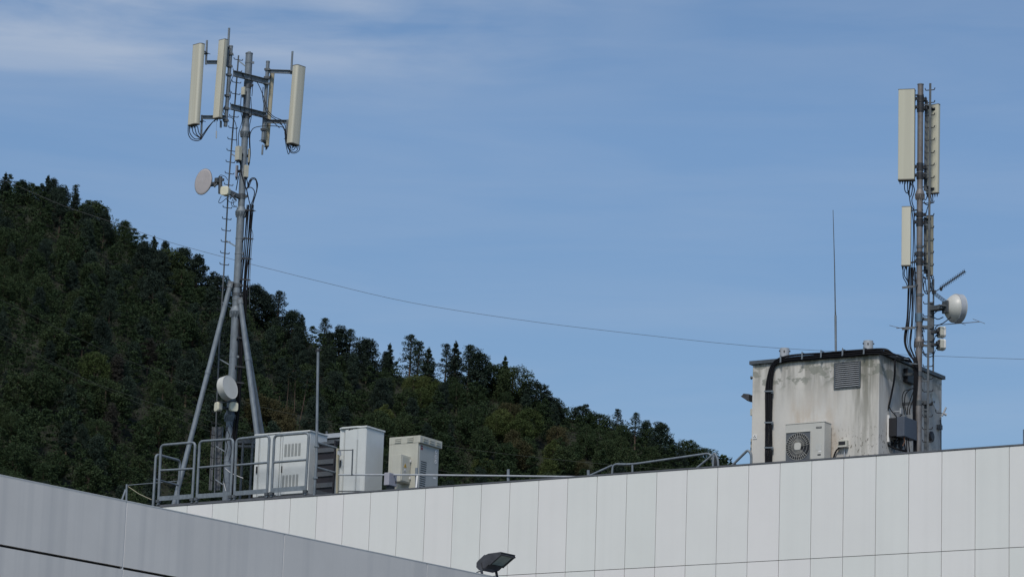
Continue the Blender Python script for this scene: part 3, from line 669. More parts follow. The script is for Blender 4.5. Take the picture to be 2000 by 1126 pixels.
# cables of the right mast
cab_([[(1767, 353, -.12), (1767, 370), (1772, 377), (1777, 368), (1779, 356)], [(1772, 353, -.12), (1774, 378), (1779, 383), (1782, 365), (1777, 355)], [(1777, 355, -.12), (1776, 380), (1779, 400), (1785, 410)], [(1781, 355, -.12), (1786, 372), (1781, 390), (1784, 404)]], YM, .012, 'antenna_cables', 'dark cable loops hanging under the largest panel antenna of the right mast', cat='cables')
cab_([[(1817, 378, .2), (1819, 392), (1812, 400), (1803, 396), (1800, 402)], [(1822, 378, .2), (1821, 394), (1813, 402), (1808, 420)], [(1812, 378, .2), (1808, 390), (1801, 386), (1798, 395)]], YM, .011, 'antenna_cables', 'dark cable loops under the tall back-turned antenna of the right mast', cat='cables')
cab_([[(1764, 521, -.1), (1764, 540), (1770, 552), (1773, 562)], [(1771, 521, -.1), (1772, 545), (1776, 560)], [(1768, 521, -.1), (1766, 536), (1772, 548)], [(1780, 404), (1784, 440), (1783, 500), (1779, 540)], [(1785, 404), (1786, 450), (1787, 500), (1783, 545)], [(1787, 530), (1792, 537), (1789, 548), (1783, 545)]], YM, .011, 'antenna_cables', 'dark cables under the narrow left antenna of the right mast', cat='cables')
cab_([[(1803, 535, .1), (1803, 560), (1808, 573), (1815, 568), (1818, 552)], [(1806, 540, .1), (1812, 575), (1820, 560), (1821, 545)], [(1810, 538), (1804, 556), (1806, 570), (1814, 575)]], YM, .010, 'antenna_cables', 'dark cable loops under the half hidden antenna of the right mast', cat='cables')
mm = MB(); rr_ = random.Random(5)
for k in range(11):
    o = (k-5)*1.5+rr_.uniform(-.6, .6); b_ = rr_.uniform(-1.8, 1.8)
    pts = [W(1781+o*.8, 522, YM+.02), W(1781+o, 560, YM-.02), W(1778+o+b_, 620, YM-.05), W(1774+o*1.3+b_*2, 655, YM-.08), W(1774+o*1.1+b_*2, 675, YM-.1), W(1781+o*.8+b_, 693, YM-.1), W(1788+o*.5, 705, YM-.12), W(1789+o*.5, 725, YM-.12), W(1787.5+o*.5, 755, YM-.12), W(1785+o*.3, 800, YM-.1), W(1787+o*.4, 884, YM-.1)]
    if k % 3 == 0: pts = pts[:8]+[W(1780+o*.4, 700+k, YM), W(1768, 699+k*.6, YM+.1)]
    mm.tube(smooth(pts, 4), .0105*rr_.uniform(.75, 1.25), 6)
tag(mm.build('cable_run', CABLE), 'slack bundle of black cables hanging beside the lower right mast', 'cables')
for y_, lab in ((560.5, 'upper'), (641, 'lower')):
    m = MB(); m.bar(W(1762, y_+1, YM-.14), W(1787, y_-1.5, YM-.14), .02, .05, VX); m.bar(W(1786, y_-2, YM-.14), ratp(y_-2), .02, .03, ZX)
    tag(m.build('cable_clamp', GALVD), '%s steel strap holding the slack cables beside the right mast' % lab, 'clamp')
for y_, lab in ((695.5, 'upper'), (700.5, 'middle'), (710, 'lower')):
    x0 = 1744 if y_ < 698 else (1759 if y_ < 705 else 1776)
    m = MB(); m.bar(W(x0, y_-1, YM-.1), W(x0+16, y_+.3, YM-.25), .022, .03, ZX); tag(m.build('cable_bracket', GALV), '%s of three pale bars crossing the cables at the plant room roof corner' % lab, 'bracket')
# lower right: mounting column with dish, radios, yagi
m = MB(); m.bar(W(1819.5, 590, YM-.02), W(1818.5, 688, YM-.02), .10, .08, Vector((1, 0, 0))); m.tube([W(1823.3, 544, YM+.05), W(1822.7, 728, YM+.05)], .02, 8)
m.bar(ratp(626), W(1818, 624, YM-.02), .06, .06, ZX); m.bar(ratp(640), W(1818, 640, YM-.02), .05, .05, ZX); m.bar(ratp(676), W(1818, 676, YM-.02), .05, .05, ZX)
m.build('equipment_column', GALVD, rm)
# large drum dish, seen from behind
def drum(name, label, c, d, r, mt, depth=.2, back='bowl', cat='dish antenna', rim=None, front=.02, grp=None, bk=.13):
    t = thing(name, c-ZX*r, label, cat, grp); d = d.normalized()
    m = MB()
    if back == 'bowl': m.lathe(c-d*depth, d, [(-bk, .06), (-bk+.01, .14), (-bk*.68, r*.66), (-bk*.25, r*.9), (0, r*.95)], 40)
    m.build('back_shell', mt, t); m = MB()
    m.lathe(c-d*depth, d, [(.001, r*.975), (.004, r), (depth, r)], 40); m.build('shroud', rim or mt, t)
    m = MB(); m.lathe(c+d*.001, d, [(0, r*1.012), (.014, r*1.012), (.02, r*.97), (front, r*.5), (front+.012, .001)] if front > 0 else [(-.07, r*.97), (-.002, r*.985), (.004, r*.975), (-.02, r*.6), (-.055, .01)], 40); m.build('radome', mt, t)
    return t
dc = W(1873.5, 603, YM-.15)
dr = drum('dish_antenna', 'large white drum dish seen from behind on the right mast', dc, hd(66), .345, DISHW, .14, bk=.21, rim=CYL)
m = MB(); h = dc-hd(66)*.35
m.box(h-hd(66)*.03, VX*.0+hd(66).cross(ZX)*.11, hd(66)*.025, ZX*.14); m.bar(h-hd(66)*.05, W(1822, 603, YM-.05), .10, .20, ZX)
m.lathe(h-hd(66)*.09, hd(66), [(0, .045), (.06, .05), (.10, .03)], 12); m.tube([h-hd(66)*.1+Vector((-.1, -.05, .03)), h-hd(66)*.1+Vector((.12, -.05, .0))], .018, 8)
m.build('mount', GALVD, dr)
cab_([[(1858, 618, -.3), (1843, 630, -.3), (1829, 637, -.2), (1825, 648)], [(1845, 602, -.3), (1832, 606, -.3), (1822, 614, -.1)], [(1825, 620, -.1), (1832, 623), (1842, 619, -.25)]], YM, .012, 'feed_cable', 'black feed cables drooping from the mount of the large drum dish', cat='cable')
for (pyc, lab) in ((648.5, 'upper small white radio unit below the large drum dish'), (673, 'lower small white radio unit below the large drum dish')):
    c = W(1838, pyc, YM-.1); f = hd(75); s = f.cross(ZX); t = thing('radio_unit', c-ZX*.13, lab, 'radio unit', 'radio units below the drum dish')
    def oct_(hw, hh, ch): return [(-hw+ch, -hh), (hw-ch, -hh), (hw, -hh+ch), (hw, hh-ch), (hw-ch, hh), (-hw+ch, hh), (-hw, hh-ch), (-hw, -hh+ch)]
    m = MB(); m.prism([c-f*.06+s*a+ZX*b for a, b in oct_(.12, .125, .035)], f*.09); m.build('body', CABB, t, bevel=.008)
    m = MB(); m.prism([c+f*.031+s*a+ZX*b for a, b in oct_(.125, .13, .045)], f*.05); m.build('radome', WHITE, t, bevel=.014)
    m = MB(); m.bar(c-f*.061, W(1819, pyc, YM-.04), .06, .08, ZX); m.lathe(c-f*.13+Vector((.0, -.03, 0)), f, [(0, .05), (.06, .05)], 12)
    for a, b in ((-.07, .07), (.07, .07), (-.07, -.07), (.07, -.07)): m.box(c-f*.075+s*a+ZX*b, s*.022, f*.02, ZX*.02)
    m.build('mount', DARKST, t)
cab_([[(1827, 655, -.1), (1824, 668), (1828, 676, -.1)], [(1827, 683, -.1), (1822, 694), (1812, 697), (1803, 690), (1800, 680)], [(1801, 640), (1803, 655), (1806, 668), (1815, 668)], [(1803, 645), (1800, 672), (1806, 690), (1812, 695)], [(1804, 620), (1801, 635), (1806, 648)]], YM, .009, 'radio_cables', 'thin dark cables looping round the ladder beside the small radio units', cat='cables')
# yagi television aerial with a mesh reflector
t = thing('television_aerial', W(1823.3, 590, YM+.05), 'television aerial with toothed boom and wire mesh reflector on the right mast', 'television aerial')
y0_, y1_ = W(1826, 570, YM+.05), W(1884, 530, YM+.05); bd_ = (y1_-y0_).normalized(); sd2 = bd_.cross(ZX).normalized(); ud = sd2.cross(bd_).normalized()
m = MB(); m.tube([y0_, y1_], .011, 8); m.build('boom', DARKST, t)
for k in range(15):
    c = y0_+(y1_-y0_)*(.2+.8*k/14); m = MB()
    for a, b in ((1, .8), (1, -.8), (-1, .8), (-1, -.8)): m.tube([c, c+(sd2*a*.10+ud*b*.06)], .0048, 4)
    m.box(c, bd_*.012, sd2*.02, ud*.022); m.build('director', DARKST, t)
m = MB()
for s_ in (-1, 1):
    d1 = (ud*s_*.85-bd_*-.25).normalized(); o_ = y0_-bd_*.02+ud*s_*.04
    for k in range(7): q = o_+sd2*((k-3)*.055); m.tube([q, q+d1*.30], .0042, 4, False)
    for k in range(6): q = o_+d1*(k*.06); m.tube([q-sd2*.165, q+sd2*.165], .0042, 4, False)
m.build('reflector', GALVD, t)
m = MB(); c = W(1838, 564, YM+.05); m.lathe(c-ZX*.04-bd_*.0, ZX, [(0, .03), (.07, .035), (.08, .02)], 12); m.box(W(1824, 570, YM+.04), Vector((.045, 0, 0)), Vector((0, .04, 0)), ZX*.04); m.build('junction_box', DARKST, t)
# dipole aerial with a long boom
t = thing('radio_aerial', W(1822, 634, YM+.1), 'thin long-armed radio aerial crossing behind the lower right mast', 'radio aerial')
A_, B_ = W(1750.6, 640.5, YM-.2), W(1913, 628, YM+.35); m = MB(); m.tube([A_, B_], .0095, 6); m.build('boom', RUSTY, t)
for q, (d0, d1) in ((A_, ((1737, 635), (1764, 641.5))), (B_, ((1900, 622.5), (1924, 631.5)))):
    m = MB(); m.tube([W(d0[0], d0[1], q.y), W(d1[0], d1[1], q.y)], .006, 6); m.build('element', RUSTY, t)
m = MB(); m.tube([W(1876, 630.5, YM+.2), W(1886, 634, YM+.2)], .006, 6); m.build('element', RUSTY, t)
# ------------------------------------------------------------------ things on the right side of the hut
hx = HU1+.01
def HU_(px, py, off=.0): return PU(px, py, HU1+off)
def sidebox(mb, px0, px1, py0, py1, off0, off1):
    a = uvz(HU_(px0, (py0+py1)/2, off1)); b = uvz(HU_(px1, (py0+py1)/2, off1)); z1 = HU_((px0+px1)/2, py0, off1).z; z0 = HU_((px0+px1)/2, py1, off1).z
    mb.rbox(HU1+off0, HU1+off1, a[1], b[1], z0, z1); return a, b, z0, z1
m = MB(); sidebox(m, 1773, 1789, 721, 748, .003, .12); tag(m.build('wall_vent', BLACK, bevel=.01), 'black vent box high on the plant room side behind the mast cables', 'vent')
# slate remote radio box
t = thing('equipment_box', HU_(1776, 860, .15), 'slate grey finned equipment box on the plant room side left of the mast', 'equipment box')
bv1 = uvz(HU_(1791, 840, .46))[1]; bu = HU1+.46; bq = uvz(PU(1766.5, 812, bu)); bb = PU(1766.5, 851, bu).z
m = MB(); m.rbox(bu-.20, bu, bq[1], bv1, bb, bq[2]); m.build('housing', RRU, t, bevel=.012)
m = MB()
for k in range(9): m.rbox(bu-.36+k*.016, bu-.354+k*.016+.003, bq[1]+.0, bv1-.03, bb+.03, bq[2]-.03)
for k in range(8): m.rbox(bu-.40, bu-.205, bq[1]-.002+k*.05, bq[1]+.012+k*.05, bb+.02, bq[2]-.02)
m.build('cooling_fin', BLACK, t)
m = MB(); m.rbox(bu-.45, bu-.402, bq[1]+.02, bq[1]+.07, bb-.1, bq[2]+.06); m.rbox(HU1+.002, bu-.45, bq[1]+.03, bq[1]+.2, bq[2]-.1, bq[2]-.04); m.rbox(HU1+.002, bu-.45, bq[1]+.03, bq[1]+.2, bb+.02, bb+.08); m.build('bracket', WHITE, t)
YB = PU(1775, 850, bu).y
cab_([[(1787, 757, 0), (1776, 760, -.1), (1766, 764), (1762, 778), (1765, 795), (1766, 809)], [(1787, 756), (1775, 762, -.1), (1768, 772), (1767, 790), (1771, 809)], [(1786, 758), (1780, 775), (1773, 795), (1773, 809)], [(1786, 758), (1783, 780), (1777, 798), (1777, 809)]], YB, .011, 'jumper_cables', 'four thin black cables arching into the top of the slate equipment box', cat='cables')
cab_([[(1766, 852), (1766, 862), (1768, 875), (1770, 885)], [(1771, 853), (1771, 885)], [(1774, 853), (1775, 868), (1777, 885)], [(1762, 809), (1754, 815), (1750, 812), (1740, 800), (1737, 794)], [(1757, 815), (1752, 830), (1755, 850), (1752, 862)]], YB+.1, .013, 'lower_cables', 'black cables leaving the slate equipment box underneath', cat='cables')
m = MB(); m.tube([W(1765.5, 852, YB), W(1767, 862, YB), W(1763, 870, YB)], .012, 6); tag(m.build('copper_strap', COPPER), 'short copper coloured strap below the slate equipment box', 'cable')
for i, (x0, x1, y0, y1, mt, lab) in enumerate(((1737, 1744, 861, 874, DARKST, 'small dark box low on the plant room side at far left of the cluster'), (1745, 1752, 858, 872, BLACK, 'small black box low beside the wall cable loop'), (1746, 1751, 850, 858, WHITE, 'tiny white connector block above the small black boxes'), (1754, 1764, 856, 874, BLACK, 'small black box directly under the slate equipment box'), (1757, 1763, 797, 808, CYL, 'small clear grey canister standing above the slate equipment box'), (1741, 1748, 876, 885, GALV, 'small galvanised box at the roof edge under the slate equipment box'))):
    m = MB(); a = W(x0, y1, YB+.3); b = W(x1, y0, YB+.3)
    m.box((a+b)/2, UX*abs(b.x-a.x)*.30, VX*abs(b.x-a.x)*.62, ZX*(abs(b.z-a.z)/2)); m.box((a+b)/2-ZX*abs(b.z-a.z)*.55, UX*abs(b.x-a.x)*.18, VX*abs(b.x-a.x)*.3, ZX*.02)
    m.bar((a+b)/2, (a+b)/2-UX*.28, .03, .03, ZX)
    tag(m.build('junction_box' if i != 4 else 'canister', mt, bevel=.006), lab, 'electrical box')
cab_([(1744, 697, 1.0), (1747.5, 706), (1747, 735), (1742, 765), (1735, 795), (1725, 820), (1722, 835), (1725, 855), (1737, 870), (1755, 877), (1772, 881)], YB+.12, .024, 'loop_cable', 'single thick black cable drooping in a long curve down the plant room side')
# small offset dish and its arm with low-noise block
dcc = HU_(1827.5, 783, .30)
t = thing('satellite_dish', dcc-ZX*.25, 'small oval white satellite dish on the right side of the plant room', 'satellite dish')
df = (hd(118)+ZX*.15).normalized(); m = MB(); m.lathe(dcc, df, [(-.06, .03), (-.055, .08), (-.035, .16), (0, .225), (.006, .225), (-.028, .16), (-.048, .08), (-.052, .002)], 32); m.build('reflector', DISHW, t)
m = MB(); m.tube(smooth([dcc-ZX*.2, W(1829, 805, dcc.y-.1), W(1838, 806, dcc.y-.35), W(1842, 808, dcc.y-.45)], 4), .012, 7); m.bar(dcc-df*.05, HU_(1818, 790, .02), .04, .06, ZX); m.build('arm', GALVD, t)
m = MB(); m.tube([W(1840, 812, dcc.y-.5), W(1848, 795, dcc.y-.5)], .022, 8); m.tube([W(1842, 806, dcc.y-.5), W(1849, 810, dcc.y-.5)], .03, 8); m.tube([W(1838, 813, dcc.y-.5), W(1836, 817, dcc.y-.4)], .012, 6); m.build('feed_head', CYL, t)
m = MB(); p = HU_(1819, 852, .03); m.lathe(p, UX, [(0, .13), (.02, .13), (.04, .09)], 20); tag(m.build('round_cover', BLACK), 'black round cover on the plant room side below the satellite dish', 'cover')
m = MB(); sidebox(m, 1836.5, 1841, 829, 838, .003, .10); m.tube([HU_(1838, 838, .05), HU_(1838, 884, .05)], .013, 8); m.tube([HU_(1838, 829, .05), HU_(1836, 818, .05)], .02, 8)
tag(m.build('conduit_box', GALVD), 'small grey box with a conduit at the right edge of the plant room', 'electrical box')
m = MB(); m.bar(W(1808, 786, YM+.1), W(1808, 885, YM+.1), .07, .05, Vector((1, 0, 0))); m.box(W(1807, 786, YM), UX*.06, VX*.06, ZX*.05)
m.bar(W(1808, 786, YM+.1), W(1808, 786, YM+.1)-UX*.3, .05, .05, ZX); tag(m.build('wall_bracket', GALVD, bevel=.005), 'grey vertical bracket column behind the lower ladder on the plant room side', 'bracket')
# ------------------------------------------------------------------ left mast
lb0 = PV(442.3, 968, 3.0); YL = lb0.y; LB = Vector((lb0.x, lb0.y, ZR))
lm = thing('telecom_mast', LB.copy(), 'tall grey steel tripod mast on the left of the roof carrying four panel antennas', 'mast', 'telecom masts')
LT = W(486.8, 105, YL)
def lat(py, dx=0, dy=0): # on axis
    t = (958-py)/(958-105.); a = W(442.3, 958, YL); p = a+(LT-a)*t; return p+Vector((dx, dy, 0))
def l(px, py, dy=0): return W(px, py, YL+dy)
m = MB(); m.tube([LB, lat(816)], .105, 22); m.tube([lat(816), lat(615)], .108, 22); m.tube([lat(615), lat(420)], .105, 22); m.tube([lat(420), lat(350)], .092, 22); m.tube([lat(350), lat(262)], .088, 22); m.tube([lat(262), lat(106)], .096, 22); lmp = m.build('pole', GALV, lm)
for y_, r_ in ((262, .09), (420, .097), (615, .107), (816, .107)):
    m = MB(); flange(m, lat(y_), r_, h=.15); m.build('flange', GALV, lmp)
m = MB(); m.lathe(lat(106), ZX, [(0, .103), (.03, .103), (.045, .05), (.07, .04), (.075, .01)], 20); m.build('pole_cap', GALV, lmp)
for y_, hgt in ((122, 3), (160, 3), (163, 12), (223, 12), (470, 3), (500, 3), (560, 8), (578, 6), (590, 3), (700, 3), (384, 10), (900, 3), (940, 3)):
    m = MB(); m.tube([lat(y_), lat(y_+hgt)], .112 if y_ > 400 else .103, 20); c = lat(y_+hgt/2); m.bar(c+Vector((.08, -.05, 0)), c+Vector((.15, -.03, 0)), .06, max(.02, hgt*.01), ZX)
    m.build('clamp', GALVD if hgt > 5 else GALV, lm)
# legs
def leg(p0, p1, r=.068):
    p0, p1 = Vector(p0), Vector(p1); d = (p1-p0); e = p1+d*((ZR-p1.z)/d.z) if p1.z > ZR else p1
    m = MB(); m.tube([p0, e], r, 18)
    for f in (.0, .42):
        c = p0+d*f; m.tube([c-d.normalized()*.05, c+d.normalized()*.05], r*1.12, 16)
    m.box(Vector((e.x, e.y, ZR+.01)), Vector((.14, 0, 0)), Vector((0, .14, 0)), ZX*.01); lg_ = m.build('leg', GALV, lm)
    m = MB(); x = Vector((1, 0, 0)); m.bar(p0-d.normalized()*.12, p0+d.normalized()*.06, .14, .12, x); m.build('leg_bracket', GALVD, lg_)
leg(l(449.5, 558, -.10), l(345, 964, -.75), .066); leg(l(469.5, 590, -.12), l(503, 856, -.55), .07); leg(l(470, 600, .2), l(511.5, 846, 1.3), .066)
# top frame
def beam(p, q, hgt=.15, wd=.07):
    mm = MB(); d = (q-p); s = d.cross(ZX).normalized(); n = s
    mm.box((p+q)/2, d/2, s*.004, ZX*hgt/2); mm.box((p+q)/2+ZX*(hgt/2+.003)+s*wd/2, d/2, s*(wd/2+.004), ZX*.004); mm.box((p+q)/2-ZX*(hgt/2+.003)+s*wd/2, d/2, s*(wd/2+.004), ZX*.004); return mm
for a, b in (((449, 143), (524, 161)), ((444, 208), (520.5, 226.5))):
    beam(l(a[0]+6, a[1]+1, -.36), l(b[0]-1, b[1], .28), .14).build('cross_beam', GALV, lm)
    for s_ in (-.06, .06):
        pass
for x0, y0, x1, y1, dy, nm in ((451.3, 91, 440.3, 247, -.36, 'left'), (523.3, 121, 513.5, 277, .30, 'right')):
    m = MB(); m.tube([l(x0, y0, dy), l(x1, y1, dy)], .051, 16)
    m.tube([l(x0, y0, dy)-ZX*.02, l(x0, y0, dy)+ZX*.02], .056, 14); sp_ = m.build('side_pipe', GALV, lm)
    for f in (.1, .25, .36, .62, .78, .93) if nm == 'left' else (.1, .2, .28, .68, .85):
        c = l(x0+(x1-x0)*f, y0+(y1-y0)*f, dy); m = MB(); m.tube([c-ZX*.035, c+ZX*.035], .06, 14); m.bar(c+Vector((-.08, -.07, 0)), c+Vector((.08, -.07, 0)), .05, .02, ZX)
        m.tube([c+Vector((-.075, -.10, 0)), c+Vector((-.075, .1, 0))], .008, 6); m.tube([c+Vector((.075, -.10, 0)), c+Vector((.075, .1, 0))], .008, 6); m.build('clamp', GALVD, sp_)
for a, b, da, db in (((403, 122.3), (446, 122.3), -.55, -.40), ((394, 229.6), (441, 229.6), -.55, -.40), ((523, 139.6), (571, 141.2), .3, .18), ((519, 237.5), (562, 238.3), .3, .18)):
    beam(l(a[0], a[1], da), l(b[0], b[1], db), .085, .05).build('outrigger_arm', GALV, lm)
def pipe_(a, b, dy, r=.028, dy2=None): m = MB(); m.tube([l(*a, dy), l(*b, dy if dy2 is None else dy2)], r, 12); m.build('antenna_pipe', GALV, lm)
pipe_((404.3, 79), (402.3, 126), -.55); pipe_((394.6, 225), (392.8, 271), -.55); pipe_((447.6, 55), (445.7, 90), -.42, .03); pipe_((445.7, 90), (443, 130), -.42, .03); pipe_((431.5, 236), (431.2, 249), -.5, .03)
pipe_((571.3, 100.5), (568.6, 145), .15); pipe_((561.6, 234), (559, 277), .15); pipe_((513.3, 283), (512, 302), .3, .026)
antenna('panel_antenna', 'cream panel antenna farthest left on the left mast', (387.8, 88), (377.8, 243), YL-.65, .36, .16, -135, CREAM, .06, 'panel antennas on the left mast', pipe=lambda fr: l(393.5+10*fr, 243-145*fr, -.55), ncon=6)
antenna('panel_antenna', 'cream panel antenna with a dark seam, second from left on the left mast', (436.5, 79), (425, 230), YL-.60, .25, .13, -138, CREAM, .012, 'panel antennas on the left mast', pipe=lambda fr: l(432+12*fr, 232-145*fr, -.45), ncon=3, seam=True)
antenna('panel_antenna', 'brownish panel antenna half hidden behind the right pipe of the left mast', (532, 143), (521, 285), YL+.5, .15, .10, 70, CREAMB, .03, 'panel antennas on the left mast', pipe=lambda fr: l(513.5+9*fr, 280-130*fr, .30), ncon=3)
antenna('panel_antenna', 'pale panel antenna farthest right on the left mast, bracket visible at its top', (585, 130.5), (573, 281), YL+.02, .35, .19, 130, CREAM, .06, 'panel antennas on the left mast', pipe=lambda fr: l(562+9*fr, 277-143*fr, .15), ncon=6)
# boxes on the mast
def sbox(name, px0, px1, py0, py1, dy, az, label, dep=.12, mt=BOXC, grp='beige boxes on the left mast'):
    a, b = l(px0, py1, dy), l(px1, py0, dy); wv_ = abs(b.x-a.x); f = hd(az); s = f.cross(ZX); c = (a+b)/2; f_ = abs(f.x); s_ = abs(s.x)
    wd = max(.05, (wv_-dep*f_)/max(s_, .2)); hh = abs(b.z-a.z)/2
    t = thing(name, c-ZX*hh, label, 'electrical box', grp)
    m = MB(); m.box(c, s*wd/2, f*dep/2, ZX*hh); m.build('housing', mt, t, bevel=.008)
    m = MB(); m.box(c-ZX*(hh+.012), s*wd*.42, f*dep*.4, ZX*.011)
    for k in (-1, 0, 1): m.lathe(c-ZX*(hh+.023)+s*(k*wd*.28), -ZX, [(0, .013), (.05, .012)], 8)
    m.bar(c-f*dep/2, Vector((lat((py0+py1)/2).x, lat((py0+py1)/2).y, c.z)), .06, .06, ZX); m.build('bottom_plate', DARKST, t)
sbox('amplifier_box', 470.5, 480.5, 170.5, 185.5, -.2, -155, 'smallest beige box, upper part of the left mast between the cross beams', .07)
sbox('amplifier_box', 458, 473.5, 286.5, 313, -.22, -140, 'larger beige box on the left mast just above the round dish', .12)
sbox('amplifier_box', 482.5, 490, 291, 318, .1, 150, 'tall narrow beige box on the right side of the left mast', .09)
sbox('amplifier_box', 475, 486.5, 323, 346, -.2, 150, 'lower beige box in front of the left mast pole', .09)
sbox('amplifier_box', 459.5, 465.5, 323, 346, .12, -140, 'greyish box half hidden behind the left mast pole', .07, GREYB)
# ladder on left mast
m = MB(); pts = [(466, 108.5), (446.6, 358.6), (437, 534.5), (428.4, 673), (422.5, 810), (419, 962)]
m.tube([l(*p, .05) for p in pts], .021, 10); m.build('ladder_rail', GALVD, lm)
def lrail(y):
    for (xa, ya), (xb, yb) in zip(pts, pts[1:]):
        if y <= yb: return xa+(xb-xa)*(y-ya)/(yb-ya)
    return 419
m = MB(); rs = hd(62)
y_ = 117.0
while y_ < 955:
    c = l(lrail(y_), y_, .05); L_r = .105
    m.tube(smooth([c-rs*.13+ZX*.05, c-rs*.125+ZX*.015, c-rs*.10, c, c+rs*.10, c+rs*.125+ZX*.012, c+rs*.13+ZX*.04], 3), .0115, 6); y_ += 22.2; m.build('ladder_rung', DARKST, lm); m = MB()

m = MB()
for y_ in (118, 300, 469, 590, 700, 870, 935): m.bar(l(lrail(y_), y_, .05), Vector((lat(y_).x, lat(y_).y, l(0, y_).z)), .03, .02, ZX)
m.build('ladder_bracket', GALV, lm)
m = MB()
for x0, x1 in ((413, 418), (421, 431.5)): m.box((l(x0+1, 830, .2)+l(x1-2, 960, .2))/2, Vector(((x1-x0)/170, 0, 0)), Vector((0, .015, 0)), ZX*.85)
m.box((l(413, 830, .2)+l(411, 960, .2))/2, Vector((.012, 0, 0)), Vector((0, .05, 0)), ZX*.85); m.box((l(433, 830, .2)+l(431, 960, .2))/2, Vector((.012, 0, 0)), Vector((0, .05, 0)), ZX*.85)
m.build('cable_tray', STRIPL, lm)
# cables of the left mast
mm = MB(); rr_ = random.Random(11)
for k in range(11):
    o = (k-5)*1.25
    ax = [(489, 400), (483.5, 480), (478.5, 540), (474, 620), (470, 700), (465, 780), (459, 850), (452, 962)]
    mm.tube(smooth([l(x+o*(1 if y < 700 else .6)+rr_.uniform(-1.5, 1.5)+ (2 if y > 900 else 0), y, -.02-.03*(k % 3)) for x, y in ax], 4), .0118*rr_.uniform(.7, 1.3), 7)
tag(mm.build('cable_run', CABLE), 'thick bundle of black feeder cables down the right side of the left mast', 'cables')
for i, y_ in enumerate((411, 466, 505, 546, 660, 716, 747)):
    xx = np.interp(y_, [400, 480, 540, 620, 700, 780], [489, 483.5, 478.5, 474, 470, 465]); m = MB(); m.bar(l(xx-9, y_-1.2, -.1), l(xx+9, y_+.8, -.1), .025, .04, VX); m.tube([l(xx+7, y_-1, -.1), l(xx+12, y_+1.5, -.1)], .007, 6); m.bar(l(xx-8, y_, -.1), Vector((lat(y_).x, lat(y_).y, l(0, y_).z)), .02, .03, ZX)
    tag(m.build('cable_clamp', DARKST), '%s clamp counting down the black feeder cables of the left mast' % ('first', 'second', 'third', 'fourth', 'fifth', 'sixth', 'seventh')[i], 'clamp', 'clamps on the left mast feeder cables')
cab_([[(481, 346), (484, 362), (482, 372), (486, 390), (489, 402)], [(484, 360), (490, 349), (498, 348), (502, 356), (502, 370), (495, 395), (491, 412)], [(486, 365), (492, 351), (499, 351), (501, 358), (501, 372), (494, 396), (489, 415)], [(484, 368), (488, 354), (496, 349.5), (503, 358), (500.5, 376), (493, 400), (490, 420)], [(479, 368), (490, 366), (497, 374), (494, 390), (488, 404)], [(468, 314), (470, 330), (465, 350), (461, 372)], [(470, 314), (472, 340), (482, 372), (487, 395)]], YL-.15, .0125, 'cable_loops', 'arched black cable loops beside the left mast below the beige boxes', cat='cables')
cab_([[(367.5, 247), (368, 262), (374, 272), (385, 275), (393, 272)], [(370, 247), (371, 260), (380, 271), (392, 271)], [(375, 247), (378, 260), (388, 268), (393, 270)], [(380, 247), (384, 262), (391, 269)], [(386, 247), (388, 258), (393, 267)], [(393, 272), (399, 262), (407, 250), (416, 238), (425, 232)], [(394, 270), (401, 259), (409, 246), (418, 236), (427, 231)], [(392, 269), (398, 260), (405, 250), (414, 240)]], YL-.62, .012, 'antenna_cables', 'black cable loops hanging below the farthest left antenna', cat='cables')
cab_([[(586, 284), (584, 294), (576, 299), (567, 297), (563, 285), (560, 275)], [(583, 284), (580, 294), (572, 297), (563, 290), (558, 272), (556, 258)], [(578, 284), (574, 292), (566, 292), (560, 278)], [(573, 284), (570, 290), (563, 282), (559, 262)], [(568, 284), (564, 301), (560, 290), (557, 270), (558, 250), (552, 236), (535, 228), (523, 215), (515, 190), (508, 172), (502, 160)], [(560, 270), (556, 252), (545, 247), (520, 246), (498, 249), (490, 258), (488, 272), (489, 300), (487, 320)], [(558, 262), (553, 247), (540, 238), (520, 232), (505, 225), (492, 224), (486, 234), (484, 250)], [(557, 258), (548, 240), (530, 228), (519, 214), (513, 190), (514, 170)], [(546, 250), (530, 236), (512, 228), (497, 222)]], YL+.0, .0105, 'antenna_cables', 'black cables looping from the farthest right antenna back to the left mast', cat='cables')
cab_([[(440, 205), (450, 190), (449, 170), (455, 150), (466, 143), (474, 145), (479, 158)], [(445, 228), (455, 232), (461, 245), (462, 270), (463, 286)], [(471, 187), (470, 215), (473, 235), (466, 262), (466, 286)], [(478, 187), (478, 214), (474, 230)], [(492, 188), (493, 170), (490, 150)], [(446, 226), (438, 222), (436, 214), (440, 206)], [(490, 190), (491, 225), (487, 250), (487, 290)]], YL-.2, .0095, 'jumper_cables', 'thin black cables winding around the top frame of the left mast', cat='cables')
cab_([[(489, 440), (494, 458), (492, 475), (490, 505), (488, 545), (487, 600)]], YL-.05, .008, 'earth_wire', 'thin knotted earth wire right of the feeder cables on the left mast', GALVD)
cab_([[(422.8, 232), (422.6, 256)]], YL-.6, .004, 'pull_cord', 'thin cord hanging under the antenna with a dark seam', GALV, cat='cord')
m = MB(); m.tube([l(422.7, 256, -.6), l(422.4, 270, -.6)], .018, 8); tag(m.build('cord_weight', CYL), 'tiny grey weight on the cord under the antenna with a dark seam', 'weight')
